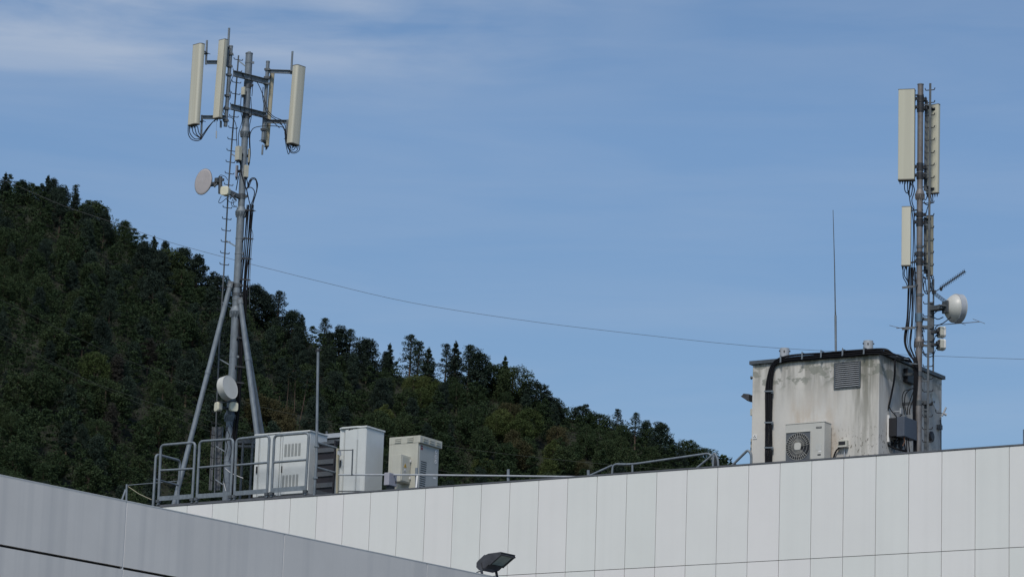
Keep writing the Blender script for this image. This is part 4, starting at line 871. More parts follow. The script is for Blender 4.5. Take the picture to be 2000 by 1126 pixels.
# round dish and hexagonal antenna
dc = l(397.5, 355, -.45); dd = (hd(-134)+ZX*.03).normalized()
dl = thing('dish_antenna', dc-ZX*.34, 'round pinkish grey dish facing left on the left mast', 'dish antenna')
m = MB(); m.lathe(dc, dd, [(-.24, .05), (-.20, .09), (-.14, .17), (-.06, .30), (0, .345)], 44); m.build('back_shell', GALV, dl)
m = MB(); m.lathe(dc, dd, [(.001, .352), (.012, .356), (.02, .345), (.022, .3), (.03, .002)], 44); m.build('radome', DISHP, dl)
m = MB(); m.lathe(dc, dd, [(-.004, .350), (.0005, .362), (.011, .362), (.013, .357)], 44); m.build('rim', GALVD, dl)
m = MB(); h = dc-dd*.24; m.lathe(h, -dd, [(0, .06), (.05, .07), (.10, .05), (.16, .05)], 16); m.tube([l(430.5, 345, -.3), l(430, 378, -.3)], .055, 14); m.bar(h-dd*.1, l(430, 354, -.3), .09, .11, ZX); m.box(l(424, 352, -.35), UX*.05, VX*.05, ZX*.06); m.tube([l(418, 365, -.4), l(424, 358, -.4)], .03, 8); m.bar(l(431, 365, -.3), lat(390), .06, .08, ZX); m.bar(l(431, 351, -.3), l(437, 351, -.35), .07, .05, ZX); m.build('mount', GALVD, dl)
hc = l(440, 373, -.5); hf_ = hd(-158); hs = hf_.cross(ZX)
t = thing('radio_unit', hc-ZX*.12, 'small ivory antenna with rounded square face beside the left mast', 'radio unit')
def sup(w_, h_, n=24, e=4): return [(w_*math.copysign(abs(math.cos(2*math.pi*i/n))**(2/e), math.cos(2*math.pi*i/n)), h_*math.copysign(abs(math.sin(2*math.pi*i/n))**(2/e), math.sin(2*math.pi*i/n))) for i in range(n)]
m = MB(); m.prism([hc+hs*a+ZX*b for a, b in sup(.12, .125)], hf_*.07); m.build('radome', YELW, t, bevel=.012)
m = MB(); m.prism([hc-hf_*.001+hs*a+ZX*b for a, b in sup(.105, .11)], -hf_*.12); m.build('body', CABB, t, bevel=.01)
m = MB(); m.bar(hc-hf_*.12, Vector((lat(386).x, lat(386).y, hc.z-.05)), .10, .10, ZX); m.tube([l(450, 378, -.35), l(462, 392, -.25)], .022, 8); m.tube([l(449, 388, -.35), l(460, 378, -.25)], .018, 8); m.build('mount', GALVD, t)
cab_([[(432, 383, -.4), (427, 394), (431, 396), (440, 389), (446, 384)], [(441, 388), (452, 396), (460, 394)], [(455, 388), (452, 398), (456, 404), (462, 402)], [(457, 390), (456, 400), (463, 405)], [(427, 346), (431, 342), (440, 345), (445, 352)]], YL-.35, .0085, 'thin_cables', 'thin dark cables curling below the small ivory antenna', cat='cables')
# lower drum dish and two ivory units
dc = l(449.5, 755.5, -.65); dd = (hd(124)+ZX*.20).normalized()
d2 = drum('dish_antenna', 'white drum dish facing right on the lower left mast above the railing', dc, dd, .325, DISHW, .19, 'bowl', front=-.045)
m = MB(); h = dc-dd*.30; m.bar(h, Vector((lat(760).x, lat(760).y, h.z)), .14, .2, ZX); m.bar(l(424, 786, -.3), l(462, 783, -.3), .03, .04, ZX); m.build('mount', GALVD, d2)
for px_, az, lab, w_ in ((425.5, -120, 'ivory rounded antenna on the left under the drum dish of the left mast', .07), (456, 150, 'ivory rounded antenna on the right under the drum dish of the left mast', .11)):
    c = l(px_, 794, -.4); f = hd(az); s = f.cross(ZX); t = thing('radio_unit', c-ZX*.13, lab, 'radio unit', 'ivory units under the drum dish')
    m = MB(); m.prism([c+s*a+ZX*b for a, b in sup(.115, .125)], f*.06); m.build('radome', YELW, t, bevel=.012)
    m = MB(); m.prism([c-f*.001+s*a+ZX*b for a, b in sup(.10, .11)], -f*.09); m.build('body', CABB, t, bevel=.01)
    m = MB(); m.bar(c-f*.09, Vector((lat(800).x, lat(800).y, c.z+.02)), .06, .09, ZX); m.build('mount', GALVD, t)
cab_([[(423, 800), (427, 806), (433, 800)], [(419, 778), (423, 784), (428, 786)]], YL-.35, .010, 'radio_cables', 'two short thin cables at the left ivory unit under the drum dish', cat='cables')
cab_([[(446, 830), (440, 850), (444, 870), (440, 890)], [(450, 826), (455, 840), (450, 860), (452, 880), (447, 900)], [(441, 832), (448, 850), (441, 862)], [(438, 885), (436, 915), (440, 955)]], YL-.35, .010, 'base_cables', 'tangled thin cables around the foot of the left mast', cat='cables')
cab_([[(440, 914), (450, 922), (462, 928), (475, 933)], [(437, 942), (441, 958)]], YL-.5, .009, 'white_cord', 'short pale cord slanting from the foot of the left mast', WHITE, cat='cord')
# ------------------------------------------------------------------ railing frames at the roof edge
RV = .12
def gr(name, label, pts, mids, toe, r=.034, v=RV):
    base = PV(pts[0][0], pts[0][1], v); t = thing(name, Vector((base.x, base.y, ZT)), label, 'guardrail', 'guardrail frames on the roof edge')
    m = MB(); m.tube(rounded([PV(*p, v) for p in pts], .12), r, 12); m.build('hoop', GALV, t)
    for a, b in mids: m = MB(); m.tube([PV(*a, v), PV(*b, v)], r*.85, 10); m.build('mid_rail', GALV, t)
    (xa, ya), (xb, yb), h = toe
    m = MB(); p, q = PV(xa, ya, v-.035), PV(xb, yb, v-.035); m.box((p+q)/2, (q-p)/2, VX*.006, ZX*h/2); m.build('toe_board', GALV, t)
    for (x_, y_) in (pts[0], pts[-1]):
        m = MB(); c = PV(x_, y_, v); m.box(c+ZX*.09, UX*.05, VX*.05, ZX*.035); m.box(c-VX*.0+ZX*.0, UX*.035, VX*.045, ZX*.012); m.build('post_foot', GALVD, t)
gr('guardrail', 'first guardrail frame from the roof corner, leftmost of the four facing frames', [(309, 985), (314.5, 868.8), (381.5, 863.2), (375, 981.5)], [((312, 918), (378, 914.5))], ((311, 973), (374.5, 968.5), .115))
gr('guardrail', 'second guardrail frame from the left, in front of the left mast foot', [(384, 980.5), (390, 861.3), (456, 856.6), (449.5, 976.5)], [((388, 912.7), (452, 907.3))], ((383.5, 968.5), (449, 964), .115))
gr('guardrail', 'third guardrail frame from the left, between the mast foot and the white cabinets', [(457.5, 975.5), (462, 857), (526.5, 850), (521, 971)], [((459.5, 908), (523, 902.5))], ((456, 963), (521, 958), .115))
gr('guardrail', 'fourth guardrail frame from the left, in front of the louvred white cabinet', [(530, 970), (536, 850), (603.5, 844.5), (596, 966)], [((533, 902.5), (600, 897))], ((529, 957), (596, 952), .115))
m = MB(); m.rbox(uvz(PV(308, 985, .2))[0], uvz(PV(618, 965, .2))[0], .13, .30, ZT-.03, ZT+.055); tag(m.build('kerb_beam', COPE), 'dark steel beam under the guardrail frames along the roof edge', 'beam')
# return rail at the left corner
cu = uvz(PV(299, 985, RV))[0]
t = thing('guardrail', RP(cu, RV, ZT), 'guardrail side frame turning back from the left roof corner', 'guardrail', 'guardrail frames on the roof edge')
vE = uvz(PU(352, 897, cu))[1]; zt1 = PV(300.5, 888, RV).z+.02; zm = PV(299.5, 935, RV).z
zt1 = PU(303, 886, cu).z
m = MB(); m.tube(rounded([RP(cu, RV, ZT-.02), RP(cu, RV, zt1), RP(cu, vE, zt1), RP(cu, vE, ZR)], .12), .033, 12); m.build('hoop', GALV, t)
m = MB(); m.tube([RP(cu, RV, zm), RP(cu, vE, zm)], .024, 10); m.build('mid_rail', GALV, t)
# rail at the hatch end of the frames
cu2 = uvz(PV(613.5, 965, RV))[0]
t = thing('tall_post', RP(cu2, RV, ZT), 'tall thin galvanised post standing behind the fourth guardrail frame', 'post')
m = MB(); m.tube([PV(613.5, 966, RV), PV(618, 900, RV), PV(621.3, 680, RV)], .033, 12); m.build('pole', GALV, t)
for y_ in (871, 932.5): c = PV(np.interp(y_, [680, 900, 966], [621.3, 618, 613.5]), y_, RV); m = MB(); m.tube([c-ZX*.02, c+ZX*.02], .055, 12); m.bar(c-UX*.07, c+UX*.07, .05, .03, ZX); m.build('clamp', GALV, t)
m = MB(); c = PV(621.2, 684, RV); m.tube([c-ZX*.03, c+ZX*.03], .046, 12); m.tube([c+Vector((-.07, 0, -.02)), c+Vector((.09, 0, .02))], .012, 6); m.tube([c+Vector((-.05, 0, .03)), c+Vector((-.05, 0, -.04))], .01, 6); m.build('top_clamp', DARKST, t)
t = thing('guardrail', RP(cu2, RV, ZT), 'guardrail side frame running back from the tall post towards the white cabinets', 'guardrail', 'guardrail frames on the roof edge')
def rp2(px, py): return PU(px, py, cu2)
m = MB(); v2 = uvz(rp2(659, 880))[1]; za = rp2(621, 864).z; m.tube(rounded([RP(cu2, RV, za), RP(cu2, v2, za), RP(cu2, v2, ZR)], .1), .03, 12); m.build('hoop', GALV, t)
zb_ = rp2(621, 913).z; m = MB(); m.tube([RP(cu2, RV, zb_), RP(cu2, v2, zb_)], .028, 10); m.build('mid_rail', GALV, t)
m = MB(); zc_ = rp2(621, 960).z; m.box(RP(cu2, (RV+v2)/2, zc_), VX*((v2-RV)/2), UX*.006, ZX*.05); m.build('toe_board', GALVD, t)
# small end post left of the corner, with wires
t = thing('end_post', PV(246, 980, 1.5), 'short end post with a slanted stay behind the grey building, left of the guardrails', 'post')
pv_ = 1.5
m = MB(); m.tube([PV(246.5, 990, pv_), PV(247.5, 945, pv_)], .028, 10); m.build('post', GALV, t)
m = MB(); m.bar(PV(233, 990, pv_-.2), PV(245.5, 955, pv_), .02, .05, VX); m.build('stay', GALV, t)
m = MB(); m.tube([PV(247.5, 947, pv_), PV(300, 942.5, pv_), PV(345, 939, pv_)], .012, 8); m.build('rail', GALV, t)
m = MB(); m.tube([PV(250, 949, pv_), PV(272, 964, pv_), PV(296, 975, pv_)], .008, 8); m.build('stay_wire', CREAMB, t)
# long round lightning rail along the edge
lv_ = .55
t = thing('edge_rail', PV(813, 958, lv_), 'long thin white rail running low behind the roof edge past the cabinets', 'rail')
m = MB(); m.tube([PV(661.5, 926.6, lv_), PV(813, 926.6, lv_), PV(992, 928.6, lv_), PV(1130, 930.5, lv_), PV(1175, 932, lv_)], .022, 10); m.build('rail', CYL, t)
for x_, y0, y1 in ((813.5, 913, 958), (992.7, 916, 945), (1149, 917.5, 936)):
    m = MB(); m.tube([PV(x_, y1, lv_+.04), PV(x_, y0, lv_+.04)], .036, 10); m.build('post', GALV, t)
m = MB(); m.bar(PV(812, 962, lv_-.1), PV(815, 928, lv_-.03), .045, .012, UX); m.build('strap', WHITE, t)
m = MB(); m.tube([PV(661, 958.5, lv_-.1), PV(690, 958.2, lv_-.1), PV(715, 958.8, lv_-.1)], .013, 8); m.build('lower_rail', GALVD, t); m = MB(); m.tube([PV(661, 879, lv_-.1), PV(689, 878, lv_-.1)], .011, 8); m.bar(PV(689, 876.5, lv_-.1), PV(687, 927, lv_-.1), .03, .02, UX); m.build('loop', GALVD, t)
t = thing('rusty_post', PV(658.5, 965, .9), 'narrow stained post with small fittings between slatted unit and tall cabinet', 'post')
m = MB(); m.bar(PV(658.3, 968, .9), PV(659.7, 875, .9), .05, .05, UX); m.build('post', CREAMB, t)
m = MB(); m.box(PV(662.5, 884, .8), UX*.03, VX*.04, ZX*.05); m.box(PV(664.5, 887, .75), UX*.02, VX*.02, ZX*.03); m.build('fitting', CYL, t)
# looped handrails at the roof hatch
hvv = .5
def hr(name, lab, paths, v, r=.026, legs=()):
    b = PV(*paths[0][0], v); t = thing(name, b, lab, 'handrail', 'handrails on the roof edge')
    for p in paths: m = MB(); m.tube(rounded([PV(a[0], a[1], v+(a[2] if len(a) > 2 else 0)) for a in p], .25), r, 10); m.build('tube', GALV, t)
    return t
hr('handrail', 'long sloping handrail tube low behind the roof edge with a curved start', [[(1195.3, 930), (1196.5, 905.5), (1233, 906.3), (1388, 884), (1392, 905)], [(1152, 928), (1196, 908)], [(1235, 925), (1235.3, 907)]], .45, .025)
hr('handrail', 'arched ladder-top hoop at the right end of the long handrail', [[(1360, 914), (1391, 888.5), (1396, 884), (1402.5, 897), (1402.8, 912)], [(1392.5, 912), (1393.5, 887)]], .35, .026)
m = MB(); c = PV(1397.5, 900, .6); m.tube([PV(1397, 915, .6), PV(1397.5, 898, .6)], .055, 12); m.tube([PV(1397.5, 896, .6), PV(1397.5, 889, .6)], .02, 8); tag(m.build('hatch_fitting', DARKST), 'dark cylinder fitting inside the ladder-top hoop', 'fitting')
hr('handrail', 'bent handrail tube just left of the plant room', [[(1428, 910), (1461, 877.5), (1467.3, 886), (1467.3, 908)]], .5, .03)
m = MB(); m.tube([PV(1999, 872, .6), PV(1999, 838, .6)], .012, 10); tag(m.build('rail_post', GALVD), 'thin grey post at the far right end of the roof edge', 'post')
# ------------------------------------------------------------------ cabinets
def cab(pc, pl_, pr, yt, v0):
    a = uvz(PV(pc, yt, v0)); uc, zt = a[0], a[2]; ul = uvz(PV(pl_, yt, v0))[0]; v1 = uvz(PU(pr, yt, uc))[1]; return uc, ul, v0, v1, zt
# cabinet with double doors: left narrow one and louvred one
def door_front(mb, u0, u1, v, z0, z1, bev=.03, n=1, th=.03): mb.prism([RP(u0, v, z0), RP(u0+bev, v-th, z0), RP(u1-bev, v-th, z0), RP(u1, v, z0)], ZX*(z1-z0))
uc, ul, v0, v1, zt = cab(606.5, 553, 640, 839.5, .85); zb = PV(606, 962.5, .85).z
um = uvz(PV(548.5, 850, v0))[0]; dul = uvz(PV(499.5, 850, v0))[0]
c2 = thing('equipment_cabinet', RP(uc, v0, zb), 'white double-door cabinet with grouped vertical vents behind the fourth guardrail frame', 'cabinet', 'white cabinets on the roof')
m = MB(); m.rbox(um+.01, uc, v0, v1, zb, zt-.04); m.build('body', CABW, c2, bevel=.008)
m = MB(); m.rbox(um-.0, uc+.02, v0-.05, v1+.02, zt-.039, zt); m.build('top', CABW, c2, bevel=.01)
m = MB(); door_front(m, um+.08, uc-.03, v0-.001, zb+.02, zt-.06); dr2 = m.build('door', CABW, c2)
m = MB(); m.rbox(um+.075, um+.09, v0-.004, v0-.0015, zb+.02, zt-.05); m.build('door_gap', DARKST, c2)
def lz(py, px=575): return uvz(PV(px, py, v0-.033))[2]
def lu(px): return uvz(PV(px, 880, v0-.033))[0]
for (ya, yb) in ((865, 890), (925.5, 949)):
    for k in range(5):
        m = MB(); x0 = (555.5 if ya < 900 else 553.5)+k*6.7; m.rbox(lu(x0), lu(x0+4.6), v0-.0345, v0-.0315, lz(yb), lz(ya)); z = lz(yb)+.015
        while z < lz(ya)-.01: m.rbox(lu(x0)+.002, lu(x0+4.6)-.002, v0-.0385, v0-.035, z, z+.01); z += .022
        m.build('vent', CABW2, dr2)
m = MB(); m.box(RP(lu(552.3), v0-.04, lz(914)), UX*.012, VX*.012, ZX*.085); m.build('handle', BLACK, dr2)
c1 = thing('equipment_cabinet', RP(dul, v0, zb), 'white cabinet with one black handle, leftmost of the roof cabinets', 'cabinet', 'white cabinets on the roof')
zt1_ = PV(525, 846, v0).z
m = MB(); m.rbox(dul, um-.01, v0, v0+.8, zb-.0, zt1_-.04); m.build('body', CABW, c1, bevel=.008)
m = MB(); m.rbox(dul-.01, um-.012, v0-.05, v0+.82, zt1_-.039, zt1_); m.build('top', CABW, c1, bevel=.01)
m = MB(); door_front(m, dul+.16, um-.05, v0-.001, zb+.02, zt1_-.05, .04); dr1 = m.build('door', CABW, c1)
m = MB(); m.rbox(dul+.115, dul+.145, v0-.006, v0-.002, zb+.02, zt1_-.08); m.build('door_gap', CABW2, c1)
m = MB(); m.box(RP(uvz(PV(501.8, 917, v0))[0], v0-.012, PV(501.8, 917, v0).z), UX*.018, VX*.012, ZX*.09); m.build('handle', BLACK, dr1)
# slatted unit behind
uc, ul, v0s, v1s, zts = cab(655.5, 620, 659.5, 861.5, 1.14); zbs = ZR+.05
sl = thing('slatted_unit', RP(uc, v0s, ZR), 'dark unit with wide grey horizontal slats between the louvred cabinet and the tall cabinet', 'cooling unit')
m = MB(); m.rbox(ul, uc, v0s+.03, v1s, zbs, zts); m.build('body', STRIPD, sl)
ys_ = [(862, 866), (873.5, 882), (896, 905), (919.5, 928.5), (941.5, 950.5), (962, 966)]
for a, b in ys_:
    z1 = PV(640, a, v0s).z; z0 = PV(640, b, v0s).z; m = MB(); m.box(RP((ul+uc)/2, v0s+.012, (z0+z1)/2), UX*((uc-ul)/2), VX*.015, ZX*((z1-z0)/2)); m.build('slat', STRIPL, sl)
m = MB(); m.rbox(uc-.035, uc+.005, v0s-.012, v0s+.029, zbs, zts+.03); m.build('corner_post', STRIPD, sl)
bx = thing('cable_duct', RP(ul, 2.5, zts), 'pale grey horizontal duct above the slatted unit with a dark slot', 'duct')
m = MB(); a_, b_ = uvz(PV(632, 845, 2.4)), uvz(PV(664, 843, 2.4)); m.rbox(a_[0], b_[0]+.2, 2.4, 2.9, PV(650, 854, 2.4).z, PV(650, 845.5, 2.4).z); m.build('box', CYL, bx)
m = MB(); m.rbox(a_[0], b_[0]+.2, 2.45, 2.85, PV(650, 857.5, 2.4).z, PV(650, 854.1, 2.4).z); m.build('slot', BLACK, bx)
m = MB(); m.rbox(a_[0], b_[0]+.2, 2.41, 2.9, PV(650, 861, 2.4).z, PV(650, 857.6, 2.4).z)
for q in (621.5, 638): p = PV(q, 846, 2.5); m.tube([p-ZX*.4, p+ZX*.06], .03, 10)
m.build('frame', GALVD, bx)
# small hanging unit and posts seen between mast foot and cabinets
bx = thing('junction_unit', l(480, 900, 1.5), 'grey horizontal box on two thin posts behind the third guardrail frame', 'electrical box')
m = MB(); a_, b_ = l(466, 866, 1.6), l(498, 859, 1.6); m.box((a_+b_)/2, Vector((abs(b_.x-a_.x)/2, 0, 0)), Vector((0, .12, 0)), ZX*.055); m.box((a_+b_)/2-ZX*.13, Vector((abs(b_.x-a_.x)/2, 0, 0)), Vector((0, .10, 0)), ZX*.025); m.build('box', GALVD, bx)
for x_ in (475.5, 494): m = MB(); p = l(x_, 852, 1.5); m.tube([p, Vector((p.x-.02, p.y, ZR))], .032, 10); m.build('post', GALVD, bx)
# tall white cabinet
uc, ul, v0, v1, zt = cab(717.5, 663.5, 752, 830.5, 1.0); zb = ZR+.08
c3 = thing('equipment_cabinet', RP(uc, v0, zb), 'tall white cabinet with perforated strips on its door and a small dark logo, standing alone', 'cabinet', 'white cabinets on the roof')
m = MB(); m.rbox(ul+.02, uc-.012, v0, v1, zb, zt-.045); m.build('body', CABW, c3, bevel=.012)
m = MB(); p_ = [(ul, v0-.0), (ul+.12, v0-.07), (uc-.28, v0-.07), (uc-.18, v0-.03), (uc+.01, v0-.03), (uc+.01, v1+.02), (ul, v1+.02)]
m.prism([RP(a, b, zt-.044) for a, b in p_], ZX*.044); m.build('top', CABW, c3, bevel=.008)
def cu_(px): return uvz(PV(px, 880, v0-.04))[0]
m = MB(); m.prism([RP(a, b, zb+.02) for a, b in ((cu_(671.5), v0-.002), (cu_(673.5), v0-.045), (cu_(696), v0-.045), (cu_(700), v0-.062), (cu_(708), v0-.05), (cu_(712), v0-.002))], ZX*(zt-.07-zb-.02)); dr3 = m.build('door', CABW, c3, bevel=.004)
m = MB(); m.rbox(cu_(671.3), cu_(673.2), v0-.03, v0-.003, zb+.03, zt-.10); m.build('perforated_strip', CABW2, dr3)
m = MB(); z = zb+.05
while z < zt-.35:
    for k in range(3): m.rbox(cu_(696.6)+k*.02, cu_(696.6)+k*.02+.009, v0-.0535-k*.006, v0-.047, z+(k % 2)*.012, z+.009+(k % 2)*.012)
    z += .024
m.build('perforation', CABW2, dr3)
m = MB(); m.rbox(cu_(663.8), cu_(669), v0-.012, v0-.002, zb+.02, zt-.06); m.build('side_strip', CABW, c3, bevel=.003)
m = MB(); m.box(RP(cu_(664.8), v0-.022, PV(664.8, 905, v0).z), UX*.014, VX*.012, ZX*.09); m.build('handle', BLACK, dr3)
lo = RP(cu_(682.5), v0-.0465, PV(682, 838.8, v0).z)
text_mesh('logo', 'DELTA', lo+UX*.022, UX, ZX, .030, BLACK, dr3, .25, .105)
m = MB(); q = lo-UX*.055-ZX*.018; m.prism([q, q+UX*.055, q+UX*.03+ZX*.045], -VX*.002); m.build('logo_triangle', BLACK, dr3)
lo2 = RP(uvz(PV(555.5, 845.5, .82))[0], .85-.0335, PV(556, 846.5, .82).z)
text_mesh('logo', 'DELTA', lo2, UX, ZX, .030, BLACK, c2, .25, .105)
m = MB(); q = lo2-UX*.095-ZX*.018; m.prism([q, q+UX*.045, q+UX*.025+ZX*.04], -VX*.002); m.build('logo_triangle', BLACK, c2)
# beige cabinet
uc, ul, v0, v1, zt = cab(817.5, 761, 858.5, 849.5, 1.3); zb = ZR+.05
c4 = thing('equipment_cabinet', RP(uc, v0, zb), 'beige metal cabinet with a louvred cap, black vent slots and round stickers', 'cabinet')
hc_ = PV(817, 849.5, v0).z-PV(817, 863.5, v0).z
m = MB(); m.rbox(ul, uc-.0, v0, v1, zb, zt-hc_-.002); m.build('body', CABB, c4, bevel=.006)
m = MB(); m.rbox(ul-.0, uc+.06, v0-.006, v1+.05, zt-hc_, zt); m.build('cap', CABB, c4, bevel=.008)
m = MB()
for fu in (.2, .62):
    for k in range(3):
        z = zt-hc_*(.25+.24*k); m = MB(); m.box(RP(ul+(uc-ul)*(fu+.11), v0-.0155, z), UX*(uc-ul)*.105, VX*.009+ZX*.004, ZX*.012); m.build('louvre', CABB, c4)
for k2 in range(3):
    for k in range(2):
        z = zt-hc_*(.33+.3*k); vv = v0+(v1-v0)*(.15+.31*k2); m = MB(); m.box(RP(uc+.069, vv+(v1-v0)*.09, z), VX*(v1-v0)*.10, UX*.008, ZX*.012); m.build('louvre', CABB, c4)
m = MB(); m.rbox(uc+.001, uc+.02, v0+.05, v1-.04, zb+.03, zt-hc_-.06); dr4 = m.build('door', CABG, c4, bevel=.004)
def sv_(px): return uvz(PU(px, 880, uc+.02))[1]
def sz(py, px=835): return PU(px, py, uc+.02).z
m = MB()
for k in range(13):
    z1 = sz(900.5+k*4.25, 827); m.rbox(uc+.0205, uc+.024, sv_(823-k*.12), sv_(834-k*.12), z1-.022, z1)
m.build('vent_slot', BLACK, dr4)
m = MB(); m.rbox(uc+.0205, uc+.024, sv_(821.7), sv_(825.6), sz(877.5, 824), sz(869, 824)); m.build('red_sign', RED, dr4)
m = MB(); m.rbox(uc+.0245, uc+.0255, sv_(822.7), sv_(824.7), sz(873.5, 824), sz(871.5, 824)); m.build('red_sign_mark', CABG, dr4)
m = MB(); m.rbox(uc+.0205, uc+.0225, sv_(848.5), sv_(854.8), sz(906.5, 852), sz(877, 852)); m.build('sticker', CABW2, dr4)
for k, y_ in enumerate((882, 891.5, 901)):
    c = RP(uc+.023, sv_(851.7), sz(y_, 851.7)); m = MB(); m.lathe(c, UX, [(0, .05), (.002, .05)], 20); m.build('round_sticker', WHITE, dr4)
    m = MB(); m.lathe(c+UX*.0025, UX, [(0, .032), (.001, .032)], 16) if k == 1 else m.box(c+UX*.003, (VX*.6+ZX)*.02, (VX-ZX*.6)*.008, UX*.001)
    m.build('sticker_symbol', BLACK if k != 1 else CABW2, dr4)
m = MB(); m.rbox(uc+.0205, uc+.023, sv_(848.5), sv_(853), sz(935, 851), sz(932, 851)); m.build('label', WHITE, dr4)
# junction box mounted on the beige cabinet's left face
jv = v0-.42; ju = uvz(PV(783.5, 890, jv))[0]; jl = uvz(PV(766, 890, jv))[0]; jr = uvz(PU(802.5, 890, ju))[1]; jr = min(jr, v0-.002)
jt, jb = PV(783.5, 886, jv).z, PV(783, 939, jv).z
jx = thing('junction_box', RP(jl, jv, jb), 'beige junction box with a yellow warning triangle on the side of the beige cabinet', 'electrical box')
m = MB(); m.rbox(jl, ju, jv, v0-.003, jb, jt); m.build('housing', CABB, jx, bevel=.01)
m = MB(); m.rbox(ju+.001, ju+.02, jv+.03, v0-.03, jb+.03, jt-.05); drj = m.build('door', CABB, jx, bevel=.004)
def jz(py, px): return PU(px, py, ju+.02).z
def jvv(px): return uvz(PU(px, 900, ju+.02))[1]
m = MB(); vc, z_ = jvv(791.8), jz(910, 791); m.prism([RP(ju+.0205, jvv(788.8), jz(911.5, 789)), RP(ju+.0205, jvv(794.6), jz(912.5, 794)), RP(ju+.0205, jvv(792), jz(904, 792))], UX*.003); m.build('warning_triangle', YEL, drj)
m = MB(); p = RP(ju+.0245, vc, jz(909, 792)); m.prism([p+ZX*.03, p-VX*.012, p+VX*.004, p-ZX*.03, p+VX*.016+ZX*.003, p+ZX*.004], UX*.001); m.build('lightning_symbol', BLACK, drj)
m = MB(); p = RP(ju+.021, jvv(791.5), jz(918.5, 791.5)); m.lathe(p, UX, [(0, .045), (.003, .045)], 18); m.build('round_emblem', WHITE, drj)
m = MB(); m.lathe(p+UX*.0035, UX, [(0, .018), (.001, .018)], 12); m.box(p+UX*.004-ZX*.025, VX*.02, UX*.001, ZX*.008); m.build('emblem_symbol', STRIPL, drj)
for y_ in (899.5, 933):
    m = MB(); m.box(RP(ju+.02, v0-.035, jz(y_, 801)), UX*.016, VX*.024, ZX*.03); m.build('hinge', WHITE, drj)
t = thing('small_box', PV(765, 952, .35), 'small pale grey metal box in front of the beige cabinet', 'electrical box')
uq = uvz(PV(760, 930, .35)); vr = uvz(PU(775.5, 930, uq[0]))[1]
m = MB(); m.prism([RP(uvz(PV(750, 930, .35))[0], .35, PV(760, 946, .35).z), RP(uq[0], .35, PV(760, 946, .35).z), RP(uq[0], vr, PV(760, 946, .35).z), RP(uvz(PV(750, 930, .35))[0], vr, PV(760, 946, .35).z)], ZX*(PV(760, 921.5, .35).z-PV(760, 946, .35).z)); m.build('housing', GREYB, t, bevel=.012)
m = MB(); m.box(RP(uq[0]+.006, vr-.05, PV(760, 937, .35).z), UX*.006, VX*.015, ZX*.03); m.build('lock', BLACK, t)
m = MB(); m.rbox(uq[0]-.12, uq[0]-.02, .42, vr-.05, ZR, PV(760, 946, .35).z-.002); m.build('stand', DARKST, t)
# ------------------------------------------------------------------ floodlight on the grey building's edge
fb = GW(968, 1125)-GN*.10; fb.z = ZG
floodlight('edge_floodlight', fb, (GN+ZX*.36).normalized(), GX, .80, 'charcoal floodlight on a stirrup on top of the grey building edge')
m = MB(); m.tube(smooth([fb-GX*.17+ZX*.08, fb-GX*.23+ZX*.05, fb-GX*.28+ZX*.035, fb-GX*.33+ZX*.0], 4), .008, 6); tag(m.build('lamp_cable', GALVD), 'short thin cable behind the floodlight on the grey edge', 'cable')
# ------------------------------------------------------------------ aerial wires
def wire(pts, Ya, Yb, r, lab, mt):
    n = len(pts); x0, x1 = pts[0][0], pts[-1][0]
    P_ = [W(x, y, Ya+(Yb-Ya)*(x-x0)/(x1-x0)) for x, y in pts]
    m = MB(); m.tube(smooth(P_, 4), r, 5); return tag(m.build('overhead_wire', mt), lab, 'wire', 'overhead wires')
WIRE = mat('wire_grey', (.07, .075, .08), .6); WIREG = mat('wire_green', (.055, .065, .05), .6)
wire([(-300, 222), (-80, 318), (2, 349), (75, 381), (133, 405), (205, 429), (282, 456), (346, 477), (453, 506), (500, 518), (640, 553), (800, 590), (1000, 622), (1200, 647), (1465, 675), (1700, 689), (2000, 701), (2300, 708)], 130, 130, .0075, 'long thin wire sagging across the sky from upper left to the right edge', WIRE)
wire([(-300, 440), (-60, 555), (32, 600), (124, 646), (249, 703), (387, 754), (475, 783), (510, 794), (663, 829.5), (752, 849), (862, 869), (1000, 887), (1194, 907), (1350, 918)], 120, 130, .0065, 'thin wire passing in front of the hill behind the lower left mast', WIREG)
wire([(-300, 520), (-60, 624), (0, 650), (149, 731), (249, 770.5), (400, 818), (499, 847), (700, 890), (900, 925)], 118, 125, .0065, 'upper of the two close wires crossing the hill at lower left', WIREG)
wire([(-300, 530), (-60, 634), (0, 660), (124, 721), (231, 770), (400, 838), (499, 872), (700, 925)], 116, 123, .006, 'lower of the two close wires crossing the hill at lower left', WIREG)
# ------------------------------------------------------------------ trees
nrng = np.random.default_rng(5)
def leaves(centers, radii, per, size, flat=.0, elong=1.0):
    """leaf quads on and in ellipsoid clumps -> (verts, nfaces)"""
    cs = np.repeat(np.array(centers), per, 0); rs = np.repeat(np.array(radii), per, 0); n = len(cs)
    d = nrng.normal(size=(n, 3)); d /= np.linalg.norm(d, axis=1)[:, None]; k = nrng.uniform(.25, 1.0, (n, 1))**.5
    lump = 1+.22*np.sin(d[:, :1]*5+cs[:, 2:3]*3)*np.cos(d[:, 1:2]*6+cs[:, :1]*2)
    p = cs+d*rs*k*lump
    a = nrng.normal(size=(n, 3)); a[:, 2] *= (1-flat); a /= np.linalg.norm(a, axis=1)[:, None]
    b = np.cross(a, nrng.normal(size=(n, 3))); b /= np.linalg.norm(b, axis=1)[:, None]
    s = size*nrng.uniform(.6, 1.35, (n, 1)); a *= s*elong; b *= s*.62
    return np.stack([p-a, p-b*.9, p+a, p+b], 1).reshape(-1, 3)
